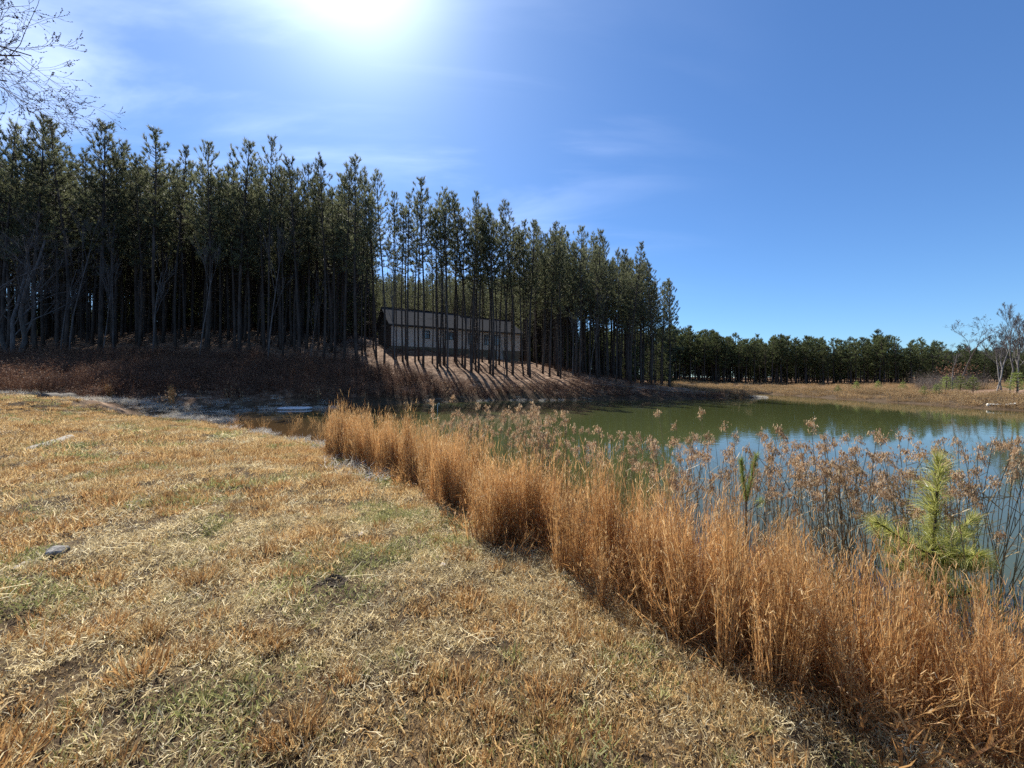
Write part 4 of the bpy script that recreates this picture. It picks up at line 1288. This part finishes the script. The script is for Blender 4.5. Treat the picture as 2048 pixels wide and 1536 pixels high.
# twigs and low growth on the needle-covered floor
X, Y = jitter_grid(-50, 24, 34, 62, 1.15, 690); u = 1024 + FPX * X / Y; y0 = np.interp(u, FRONT_U, FRONT_Y); rg = np.random.default_rng(691)
k = (Y > y0 - 4) & (shore_sd(X, Y) > 3) & (rg.random(len(X)) < .55) & ~np.array([in_clearing(a_, b_) and not (b_ < 52) for a_, b_ in zip(X, Y)])
X, Y = X[k], Y[k]
scatter('forest_litter', np.stack([X, Y, ground_z(X, Y)], 1), rg.integers(0, 5, len(X)), rot_rand(len(X), .3), np.stack([rg.uniform(.5, 1.1, len(X)), rg.uniform(.5, 1.1, len(X)), rg.uniform(.10, .42, len(X))], 1), brush_src, 'fallen twigs and low dead growth on the needle-covered slope', 'litter')
# lighter rushes at the thicket's water edge
X, Y = jitter_grid(-30, 29, 20, 46, .9, 680); sd = shore_sd(X, Y); rg = np.random.default_rng(681)
k = (sd > -.7) & (sd < .9) & (Y > 21) & (rg.random(len(X)) < .45) & (X < 28.5)
X, Y = X[k], Y[k]
scatter('bank_rushes', np.stack([X, Y, np.maximum(ground_z(X, Y), -.05)], 1), rg.integers(0, 6, len(X)), rot_rand(len(X), .1), scl_rand(len(X), .75, 1.15), rush_src, 'tan rushes along the water’s edge below the thicket', 'rushes')

# far bank growth
fb = [brush_clump(np.random.default_rng(700 + k), M['bank_grass'], n=40, h=.48, rad=.55, flecks=9, fsize=.05) for k in range(4)]
X, Y = jitter_grid(18, 75, 20, 92, 1.0, 705); sd = shore_sd(X, Y); rg = np.random.default_rng(706); u = 1024 + FPX * X / Y
far_side = (X > 34) | ((Y > 66) & (X > 24))
tip = (X > 20) & (X < 30) & (Y > 42.5) & (Y < 58)
k = (sd > .1) & ((far_side & (sd < 9)) | (tip & (sd < 3.0))) & (u < 2300) & (rg.random(len(X)) < .9)
X, Y = X[k], Y[k]
n = 1500; U2 = rg.uniform(1300, 2300, n); Y2 = rg.uniform(48, 96, n); X2 = (U2 - 1024) / FPX * Y2; yl = np.interp(X2, [20, 40, 70, 100, 140], [98, 95, 89, 76, 60])
k = (Y2 < yl - .5) & (shore_sd(X2, Y2) > 8) & (X2 > 30)
X, Y = np.concatenate([X, X2[k]]), np.concatenate([Y, Y2[k]])
scatter('far_bank_grass', np.stack([X, Y, ground_z(X, Y)], 1), rg.integers(0, 4, len(X)), rot_rand(len(X), .1), scl_rand(len(X), .7, 1.35), source_collection('far_bank_source', fb), 'tan dead grass and weeds covering the bank across the pond', 'dead grass')

M['grey_brush'] = leaf_mat('grey_brush_twig', [(.07, .058, .048), (.14, .115, .095), (.21, .175, .145), (.28, .22, .17)], trans=.2, rough=.8, vary=.3)
ft = [brush_clump(np.random.default_rng(740 + k), M['grey_brush'], n=36, h=2.3, rad=.7, flecks=7, fsize=.06) for k in range(3)]
rg = np.random.default_rng(745); X1 = rg.uniform(37, 66, 260); Y1 = rg.uniform(37, 58, 260); k1 = (X1 - 37) * .5 + 38 < Y1; X1, Y1 = X1[k1], Y1[k1]
k1 = 1024 + FPX * X1 / Y1 > 1845; X1, Y1 = X1[k1], Y1[k1]
X, Y = X1, Y1; hs = rg.uniform(.55, 1.2, len(X))
sd = shore_sd(X, Y); k = sd > 2.5; X, Y, hs = X[k], Y[k], hs[k]
scatter('far_thicket', np.stack([X, Y, ground_z(X, Y)], 1), rg.integers(0, 3, len(X)), rot_rand(len(X), .1), np.stack([1.2 + 0 * hs, 1.2 + 0 * hs, hs], 1), source_collection('far_thicket_source', ft), 'grey-brown leafless thicket along the foot of the far trees', 'brush')

# bleached straw washed along the cove and the lawn's far edge
wp = [patch(M['white_straw'], 70, .34, (5, 65), (.08, .30), (.007, .013), np.random.default_rng(720 + k)) for k in range(3)]
rg = np.random.default_rng(725); pts = []
def along(px, n, sx, sy):
    px = np.array(px, float); t = rg.random(n) * (len(px) - 1); i = t.astype(int); f = (t - i)[:, None]
    q = px[i] * (1 - f) + px[np.minimum(i + 1, len(px) - 1)] * f
    pts.append(np.stack([q[:, 0] + rg.normal(0, sx, n), q[:, 1] + rg.normal(0, sy, n)], 1))
along([ground_at(u, v)[:2] for u, v in ((0, 791), (60, 790), (115, 789))], 45, .35, .2)
along([ground_at(u, v)[:2] for u, v in ((150, 799), (200, 800), (250, 806), (300, 812), (350, 820))], 95, .4, .3)
along([(-20.9, 22.2), (-20.6, 24.2), (-19.2, 26.2), (-17.0, 28.2), (-13.5, 29.4)], 130, .9, .6)
along([ground_at(u, v)[:2] for u, v in ((340, 836), (400, 838), (470, 842))], 34, .25, .2)
along([ground_at(u, v)[:2] for u, v in ((455, 858), (520, 868), (600, 888), (650, 898), (700, 940), (720, 960))], 42, .22, .18)
along([(-9, 34.6), (-4, 37.6), (2, 39.2), (8, 39.6)], 26, .6, .3)
along([(27.5, 44.2), (29.2, 45.4)], 50, .4, .3)
pts = np.concatenate(pts)
scatter('bleached_straw', np.stack([pts[:, 0], pts[:, 1], np.maximum(ground_z(pts[:, 0], pts[:, 1]), 0) + .02], 1), rg.integers(0, 3, len(pts)), rot_rand(len(pts), .08), scl_rand(len(pts), .6, 1.3), source_collection('straw_source', wp), 'bleached dead straw washed up round the muddy cove', 'straw')

# sparse stems in the muddy cove
rg = np.random.default_rng(735); n = 40
X = rg.normal(-9.5, 2.6, n); Y = rg.normal(20.5, 3.2, n); sd = shore_sd(X, Y); k = (sd < .3) & (sd > -5); X, Y = X[k], Y[k]
scatter('cove_stems', np.stack([X, Y, np.maximum(ground_z(X, Y), -.15)], 1), rg.integers(6, 9, len(X)), rot_rand(len(X), .15), scl_rand(len(X), .6, 1.0), sedge_src, 'sparse orange stems standing in the brown cove water', 'tall grass')

# ------------------------------------------------------------------ young pines
def sapling_big():
    rg = np.random.default_rng(800); g, s = Geo(), Geo()
    x, y = at_depth(1862, 3.35), 3.35; z = max(gz(x, y), 0)
    r = empty('pine_sapling', (x, y, z))
    k = 3.35 / FPX
    zb = lambda v: EYE - (v - HORIZON) * k - z
    def shoot(pts, r0, ln, per, spread, tip=True):
        P = np.array(pts); s.tube(P, np.linspace(r0, .005, len(P)), 6, cap=False)
        d = np.diff(P, axis=0); L_ = np.linalg.norm(d, axis=1)
        for a, b, l in zip(P[:-1], d, L_):
            n = int(per * l); f = rg.random(n)[:, None]; base = a + b * f
            dd = unit(unit(b) * rg.uniform(.5, 1.3, (n, 1)) + unit(rg.normal(size=(n, 3))) * spread)
            for _ in range(6):
                g.blades(base, unit(dd + rg.normal(0, .2, (n, 3))), ln * rg.uniform(.6, 1.2, n), .0034, .5, droop=(0, 0, -.8), rng=rg)
        if tip:
            n = 40; dd = unit(unit(d[-1]) + unit(rg.normal(size=(n, 3))) * .5)
            for _ in range(3): g.needles(np.repeat(P[-1][None], n, 0), unit(dd + rg.normal(0, .08, (n, 3))), ln * rg.uniform(.5, .9, n), .0028, rng=rg)
    top = zb(930); wh = zb(1112)
    shoot([(-.02, 0, -.1), (0, 0, wh * .5), (.02, 0, wh)], .016, .12, 30, 1.1, False)
    shoot([(.02, 0, wh), (.05, .01, wh + (top - wh) * .5), (.09, .02, top)], .012, .21, 230, 1.1)
    shoot([(.02, 0, wh), (-.26, -.05, wh + .14), (-.50, -.05, zb(1042))], .009, .19, 150, .95)
    shoot([(.02, 0, wh), (.22, .05, wh + .12), (.40, .05, zb(1048))], .009, .19, 150, .95)
    shoot([(.02, 0, wh), (.05, -.30, wh + .14)], .008, .15, 330, .8)
    shoot([(.02, 0, wh - .05), (-.12, .30, wh + .12)], .008, .15, 330, .8)
    shoot([(.02, 0, wh - .08), (.20, -.20, wh + .02)], .008, .14, 330, .8)
    shoot([(0, 0, wh - .2), (-.28, .05, wh - .12)], .007, .13, 260, .8)
    shoot([(0, 0, wh - .2), (.22, .10, wh - .08)], .007, .13, 260, .8)
    for q in range(9):
        a = q * .71 + rg.normal(0, .2); h0 = wh - .02 - .045 * q; l = rg.uniform(.22, .36)
        shoot([(.01, 0, h0), (math.cos(a) * l * .6, math.sin(a) * l * .6, h0 + .07), (math.cos(a) * l, math.sin(a) * l, h0 + .18)], .007, .18, 70, 1.0)
    s.build('stem', M['branch'], r); g.build('needles', M['sap_needle'], r)
    d = Geo(); n = 90; d.needles(np.array([.10, -.06, zb(1022)]) + rg.normal(0, .03, (n, 3)), unit(rg.normal(size=(n, 3)) + [.2, 0, -.2]), .10, .004, rng=rg); d.build('dead_needles', M['brown_leaf'], r)
    tag(r, 'bright yellow-green pine sapling with spreading arms among the rushes', 'pine sapling', 'pine saplings among the reeds')


def sapling_small():
    rg = np.random.default_rng(810); g, s = Geo(), Geo()
    Yd = 3.9; x, y = at_depth(1492, Yd), Yd; z = max(gz(x, y), 0); k = Yd / FPX
    r = empty('pine_sapling', (x, y, z)); zb = lambda v: EYE - (v - HORIZON) * k - z
    f = zb(1005)
    s.tube([(0, 0, -.1), (0, 0, f * .5), (0, 0, f)], [.012, .010, .008], 6)
    for dx, vt in ((-.05, 912), (.10, 903)):
        P = np.array([(0, 0, f), (dx * .6, 0, (f + zb(vt)) / 2), (dx, 0, zb(vt) - .05)]); s.tube(P, [.007, .005, .003], 5)
        for a, b in zip(P[:-1], P[1:]):
            n = 420; ff = rg.random(n)[:, None]; base = a + (b - a) * ff
            g.needles(base, unit(unit(b - a) + unit(rg.normal(size=(n, 3))) * .55), .085 * rg.uniform(.6, 1.2, n), .0036, rng=rg)
    n = 60; s.tube([(0, 0, f - .1), (.18, 0, f + .02)], [.005, .003], 4)
    g.needles(np.array([.15, 0, f]) + rg.normal(0, .02, (n, 3)), unit(rg.normal(size=(n, 3)) + [.5, 0, .6]), .07, .004, rng=rg)
    s.build('stem', M['branch'], r); g.build('needles', M['young_needle'], r)
    tag(r, 'small green pine sapling with two upright shoots among the rushes', 'pine sapling', 'pine saplings among the reeds')


sapling_big(); sapling_small()


def young_pine_mesh(rg, h=1.9):
    g, s = Geo(), Geo()
    s.tube([(0, 0, -.1), (0, 0, h * .5), (0, 0, h)], [.035, .022, .006], 5)
    for w in range(6):
        f = .12 + .8 * w / 6; L_ = h * .42 * (1.05 - f)
        for b in range(6):
            a = b * 1.047 + w + rg.normal(0, .2); d = unit(np.array([math.cos(a), math.sin(a), .45 + .3 * rg.random()])); p = np.array([0, 0, f * h]); e = p + d * L_
            s.tube([p, e], [.010, .004], 3, cap=False)
            n = 42; ff = rg.uniform(.2, 1, n)[:, None]
            g.needles(p + d * L_ * ff, unit(d * .8 + unit(rg.normal(size=(n, 3))) * .8), .17, .018, rng=rg)
    n = 60; g.needles(np.stack([np.zeros(n), np.zeros(n), rg.uniform(h * .75, h, n)], 1), unit(np.array([0, 0, 1.0]) + unit(rg.normal(size=(n, 3))) * .6), .16, .018, rng=rg)
    return s.mesh('stem', M['branch']), g.mesh('needles', M['young_needle'])


YP = [young_pine_mesh(np.random.default_rng(820 + k)) for k in range(3)]
for i, (u, y, h, lab) in enumerate([(1676, 47, 1.1, 'low green young pine near the left end of the brown far bank'), (1713, 49, 1.5, 'young green pine poking above the far bank weeds, midway'), (1756, 47, 1.3, 'small young pine between two taller ones on the far bank'),
                                   (1806, 44, 1.3, 'rounded young pine on the bank before the darkest far trunks'), (1848, 36.8, 1.1, 'dull green young pine low at the far waterline'),
                                   (1872, 37, 1.2, 'dull young pine at the waterline beside another low one'), (1893, 41, 1.9, 'bright young pine left of the small forked tree'), (1921, 41, 2.0, 'bright young pine just right of the small forked tree'),
                                   (1946, 40, 1.9, 'bright young pine midway from the forked tree to the boat'), (2034, 36.2, 2.3, 'large spreading young pine right of the little boat')]):
    x = at_depth(u, y); r = empty('young_pine', (x, y, gz(x, y)), i * 1.3); s = h / 1.9; r.scale = (s * 1.15, s * 1.15, s)
    for nm, me in zip(('stem', 'needles'), YP[i % 3]):
        o = bpy.data.objects.new(nm, me); COL.objects.link(o); o.parent = r
    tag(r, lab, 'young pine', 'young pines on the far bank')

# ------------------------------------------------------------------ small things lying about
def lump(rg, size, seg=22, rough=.36, squash=.6):
    """irregular stone: a displaced ball"""
    th_ = np.linspace(0, math.pi, seg // 2 + 2); ph = np.arange(seg) * 2 * math.pi / seg
    V = [(0, 0, 1)]
    for t in th_[1:-1]:
        for p in ph: V.append((math.sin(t) * math.cos(p), math.sin(t) * math.sin(p), math.cos(t)))
    V.append((0, 0, -1)); V = np.array(V)
    k = rg.normal(size=(7, 3)); ph0 = rg.random(7) * 6.28
    disp = sum(np.sin(V @ k[i] * 1.7 + ph0[i]) for i in range(7)) / 7
    V = V * (1 + rough * 1.6 * disp)[:, None] * np.array(size) * [1, 1, squash]
    rows = seg // 2; F4, F3 = [], []
    for i in range(rows - 1):
        for j in range(seg): F4.append((1 + i * seg + j, 1 + (i + 1) * seg + j, 1 + (i + 1) * seg + (j + 1) % seg, 1 + i * seg + (j + 1) % seg))
    for j in range(seg):
        F3.append((0, 1 + j, 1 + (j + 1) % seg)); F3.append((len(V) - 1, 1 + (rows - 1) * seg + (j + 1) % seg, 1 + (rows - 1) * seg + j))
    g = Geo(); g.add(V, [np.array(F4), np.array(F3)]); return g


weathered = solid_mat('weathered_wood', [(.10, .088, .072), (.26, .235, .195), (.42, .385, .33)], scale=9, stretch=(1, 6, 6), bump=.6)
greywood = solid_mat('grey_wood', [(.16, .14, .12), (.30, .27, .24), (.40, .37, .33)], scale=9, stretch=(1, 6, 6), bump=.6)
rockm = solid_mat('rock', [(.06, .055, .05), (.22, .205, .185), (.46, .43, .385)], scale=22, bump=.9)
palerock = solid_mat('pale_stone', [(.30, .26, .23), (.48, .42, .38), (.58, .53, .49)], scale=12, bump=.4)
soil = solid_mat('dug_soil', [(.020, .013, .008), (.05, .033, .021), (.085, .058, .037)], scale=30, bump=.8)


def lay_log(name, u0, v0, u1, v1, r0, r1, mat, label, cat, wob=.02, sides=9, seg=9, lift=.02, stubs=0):
    a, b = np.array(ground_at(u0, v0)), np.array(ground_at(u1, v1)); rg = np.random.default_rng(int(u0 + v0))
    t = np.linspace(0, 1, seg)[:, None]; P = a + (b - a) * t
    P[:, 2] = ground_z(P[:, 0], P[:, 1]) ; P[:, 2] = P[:, 2] * .35 + (a[2] + (b[2] - a[2]) * t[:, 0]) * .65 + lift
    P += rg.normal(0, wob, P.shape) * [1, 1, .5]
    rad = np.linspace(r0, r1, seg) * rg.uniform(.8, 1.15, seg); rad[-1] *= .6
    g = Geo(); c = P.mean(0); g.tube(P - c, rad, sides)
    o = g.build(name, mat, smooth=True); o.location = c
    if stubs:
        s = Geo()
        for q in range(stubs):
            i = rg.integers(1, seg - 1); d = unit(rg.normal(size=3) + [0, 0, 1]); s.tube([P[i] - c, P[i] - c + d * r0 * 2.2], [r0 * .35, r0 * .12], 5)
        s.build('branch_stub', mat, o)
    tag(o, label, cat); return o


lay_log('driftwood_log', 52, 905, 142, 878, .055, .10, weathered, 'pale weathered log lying on the lawn at the far left', 'log', wob=.02, stubs=2)
lay_log('weathered_board', 247, 912, 298, 909, .035, .03, weathered, 'short bleached piece of wood lying right of the pale log', 'wood', wob=.008)
lay_log('long_stick', 254, 885, 345, 881, .014, .008, greywood, 'long thin grey stick on the lawn above the bleached piece of wood', 'stick', wob=.01, sides=5)
lay_log('short_stick', 28, 1146, 62, 1126, .016, .014, greywood, 'stubby grey stick in the grass left of the grey stone', 'stick', wob=.004, sides=6)
lay_log('pale_stick', 4, 1180, 48, 1164, .008, .005, weathered, 'thin pale stick below the stubby grey one at the left', 'stick', wob=.004, sides=5)
lay_log('fallen_pole', 1184, 772, 1412, 794, .07, .05, weathered, 'long straight pale pole lying down the bank of the point', 'pole', wob=.01, sides=7, lift=.25)
lay_log('dark_log', 84, 797, 150, 797, .20, .26, solid_mat('rotten_wood', [(.05, .043, .036), (.11, .095, .08), (.17, .15, .125)], scale=7, stretch=(1, 5, 5), bump=.8), 'thick dark grey log half hidden at the lawn’s far edge', 'log', wob=.03)


def clods(rg, rad, h):
    n = 44; a = np.linspace(-1, 1, n); X, Y = np.meshgrid(a, a, indexing='ij'); r = np.hypot(X * (1 + .25 * np.sin(3 * Y)), Y)
    o = rg.uniform(0, 90, 2)
    Z = h * (np.clip(1 - r, -.6, 1) * (.55 + .9 * fbm(X * 3.2 + o[0], Y * 3.2 + o[1], 5, 3)) + (fbm(X * 9 + o[0], Y * 9, 9, 3) - .5) * .9 * np.clip(1.15 - r, 0, 1)) - h * .12
    V = np.stack([X * rad, Y * rad * .75, Z], -1).reshape(-1, 3); i, j = np.meshgrid(np.arange(n - 1), np.arange(n - 1), indexing='ij'); i, j = i.ravel(), j.ravel()
    g = Geo(); g.add(V, [np.stack([i * n + j, (i + 1) * n + j, (i + 1) * n + j + 1, i * n + j + 1], 1)]); return g


def soil_heap(u, v, rad, h, label, seed):
    x, y, z = ground_at(u, v); o = clods(np.random.default_rng(seed), rad, h).build('soil_mound', soil); o.location = (x, y, z); tag(o, label, 'soil mound')


def stone(name, u, v, size, mat, label, cat, seed, squash=.6, sink=.25):
    x, y, z = ground_at(u, v); o = lump(np.random.default_rng(seed), size, squash=squash).build(name, mat, smooth=True)
    o.location = (x, y, z + size[2] * squash * (1 - sink)); o.rotation_euler = (0, 0, seed); tag(o, label, cat)
    return o
stone('stone', 116, 1110, (.085, .06, .06), rockm, 'grey mottled stone sunk in the grass beside an orange tuft', 'stone', 3)
stone('stone', 722, 1072, (.036, .026, .022), palerock, 'white stone in the lawn left of the reed band', 'stone', 5)
stone('stone', 886, 1134, (.030, .022, .018), palerock, 'flat pinkish-white stone near the front of the lone orange clump', 'stone', 8)
soil_heap(668, 1160, .10, .04, 'small dark mound of dug soil in the lawn', 12)
soil_heap(398, 1174, .11, .03, 'dark bare soil patch under the big orange tuft', 14)

tb_ = [tuft(M['orange'], 170, .10, (.09, .19), (.0035, .0065), np.random.default_rng(900 + k), splay=.8) for k in range(3)]
for i, (u, v, s, lab) in enumerate([(400, 1168, 1.0, 'big orange grass tuft over the bare soil on the left lawn'), (215, 1262, .8, 'wide orange grass tuft low at the left of the lawn'), (298, 1270, .85, 'orange grass tuft just right of the wide one at the lower left'),
                                    (390, 1318, .8, 'orange grass tuft below the pair at the lower left'), (590, 1470, 1.0, 'big brownish grass tuft at the bottom edge of the lawn'), (545, 1296, .85, 'double orange tuft left of the green grass patch'), (1085, 1440, .9, 'orange tuft at the bottom of the lawn towards the reeds')]):
    x, y, z = ground_at(u, v); o = bpy.data.objects.new('grass_tuft', tb_[i % 3]); COL.objects.link(o); o.location = (x, y, z); o.scale = (s, s, s); o.rotation_euler = (0, 0, i)
    tag(o, lab, 'grass tuft', 'large orange tufts in the lawn')


# pale sheet in the cove, bent reed, boat
def pale_sheet():
    x0, y0 = at_depth(590, 27.6), 27.6; r = empty('pale_sheet', (x0, y0, .03), .05); w, d = 1.05, .55; n = 26; a = np.arange(n) * 2 * math.pi / n
    ring = np.stack([np.sign(np.cos(a)) * np.abs(np.cos(a)) ** .6 * w, np.sign(np.sin(a)) * np.abs(np.sin(a)) ** .6 * d, 0 * a], 1)
    rim = solid_mat('white_rim', [(.7, .7, .7), (.8, .8, .8)], scale=4, bump=0, rough=.4); grey = solid_mat('grey_sheet', [(.34, .36, .42), (.46, .48, .54)], scale=3, bump=.1, rough=.25)
    g = Geo(); g.tube(np.vstack([ring, ring[:2]]) + [0, 0, .05], .075, 6, cap=False); g.build('rim', rim, r)
    s = Geo(); s.add(np.vstack([ring * .98 + [0, 0, .03], ring * .98 + [0, 0, -.02]]), [np.array([list(range(n))]), np.array([[i, i + n, (i + 1) % n + n, (i + 1) % n] for i in range(n)])]); s.build('sheet', grey, r)
    tag(r, 'flat grey sheet with a white rim lying in the muddy cove', 'sheet')
pale_sheet()
g = Geo(); y = 26.0; x = at_depth(875, y)
t = np.linspace(0, 1, 12); P = np.stack([.55 * np.where(t < .45, 0, np.sin((t - .45) / .55 * math.pi * .9) ** 1 * .35 + (t - .45) * .3), 0 * t, np.where(t < .45, t / .45 * .9, .9 + .22 * np.sin((t - .45) / .55 * math.pi) - .45 * np.maximum(t - .7, 0))], 1)
P[0, 2] = -.4; g.tube(P, np.linspace(.045, .03, 12), 6)
o = g.build('bent_reed', solid_mat('white_stem', [(.62, .58, .5), (.78, .75, .68)], scale=6, bump=.2), smooth=True); o.location = (x, y, 0); o.scale = (.5, .5, .5)
tag(o, 'white bent stem sticking out of the dark water before the thicket', 'reed')


def boat():
    y = 28.2; x = at_depth(2003, y); r = empty('rowing_boat', (x, y, 0), R(-46)); L_, w, h = .62, .36, .30
    st = np.linspace(-1, 1, 9); prof = []
    for s_ in st:
        k = 1 - .45 * max(0, s_ - .3) ** 2 * 1.6; b = w * k; lift = .10 * max(0, s_) ** 2
        prof.append([(s_ * L_, -b, h + lift), (s_ * L_, -b * .82, .02 + lift * .6 - .06), (s_ * L_, b * .82, .02 + lift * .6 - .06), (s_ * L_, b, h + lift)])
    P = np.array(prof); n = len(st)
    hull, inner = Geo(), Geo()
    F = [(i * 4 + j, (i + 1) * 4 + j, (i + 1) * 4 + j + 1, i * 4 + j + 1) for i in range(n - 1) for j in range(3)]
    F += [(0, 1, 2, 3), ((n - 1) * 4 + 3, (n - 1) * 4 + 2, (n - 1) * 4 + 1, (n - 1) * 4)]
    hull.add(P.reshape(-1, 3), [np.array(F)])
    Pi = P * [.94, .88, 1]; Pi[:, 1:3, 2] += .05
    inner.add(Pi.reshape(-1, 3), [np.array(F)])
    pale = solid_mat('boat_white', [(.62, .60, .52), (.74, .72, .64)], scale=4, bump=.1, rough=.45); drk = solid_mat('boat_dark', [(.05, .06, .075), (.09, .10, .12)], scale=4, bump=.1, rough=.5)
    hull.build('hull', drk, r); inner.build('inside', drk, r)
    rim = Geo(); ring = np.vstack([P[:, 0], P[::-1, 3], P[:1, 0]]); rim.tube(ring, .04, 5, cap=False); rim.build('rim', pale, r)
    bw = Geo(); bw.box((-L_ - .02, 0, h * .80), (.10, w * 2.0, h * .45)); bw.build('transom', pale, r)
    for q in (-.35, .35):
        se = Geo(); se.box((q, 0, h - .08), (.22, w * 1.62, .04)); se.build('seat', pale, r)
    st_ = Geo(); st_.tube(np.vstack([P[:, 1] + [0, -.03, .06]]), .03, 5); st_.build('lower_rail', pale, r)
    tag(r, 'small white-rimmed boat with a dark side moored at the far bank', 'boat')
boat()
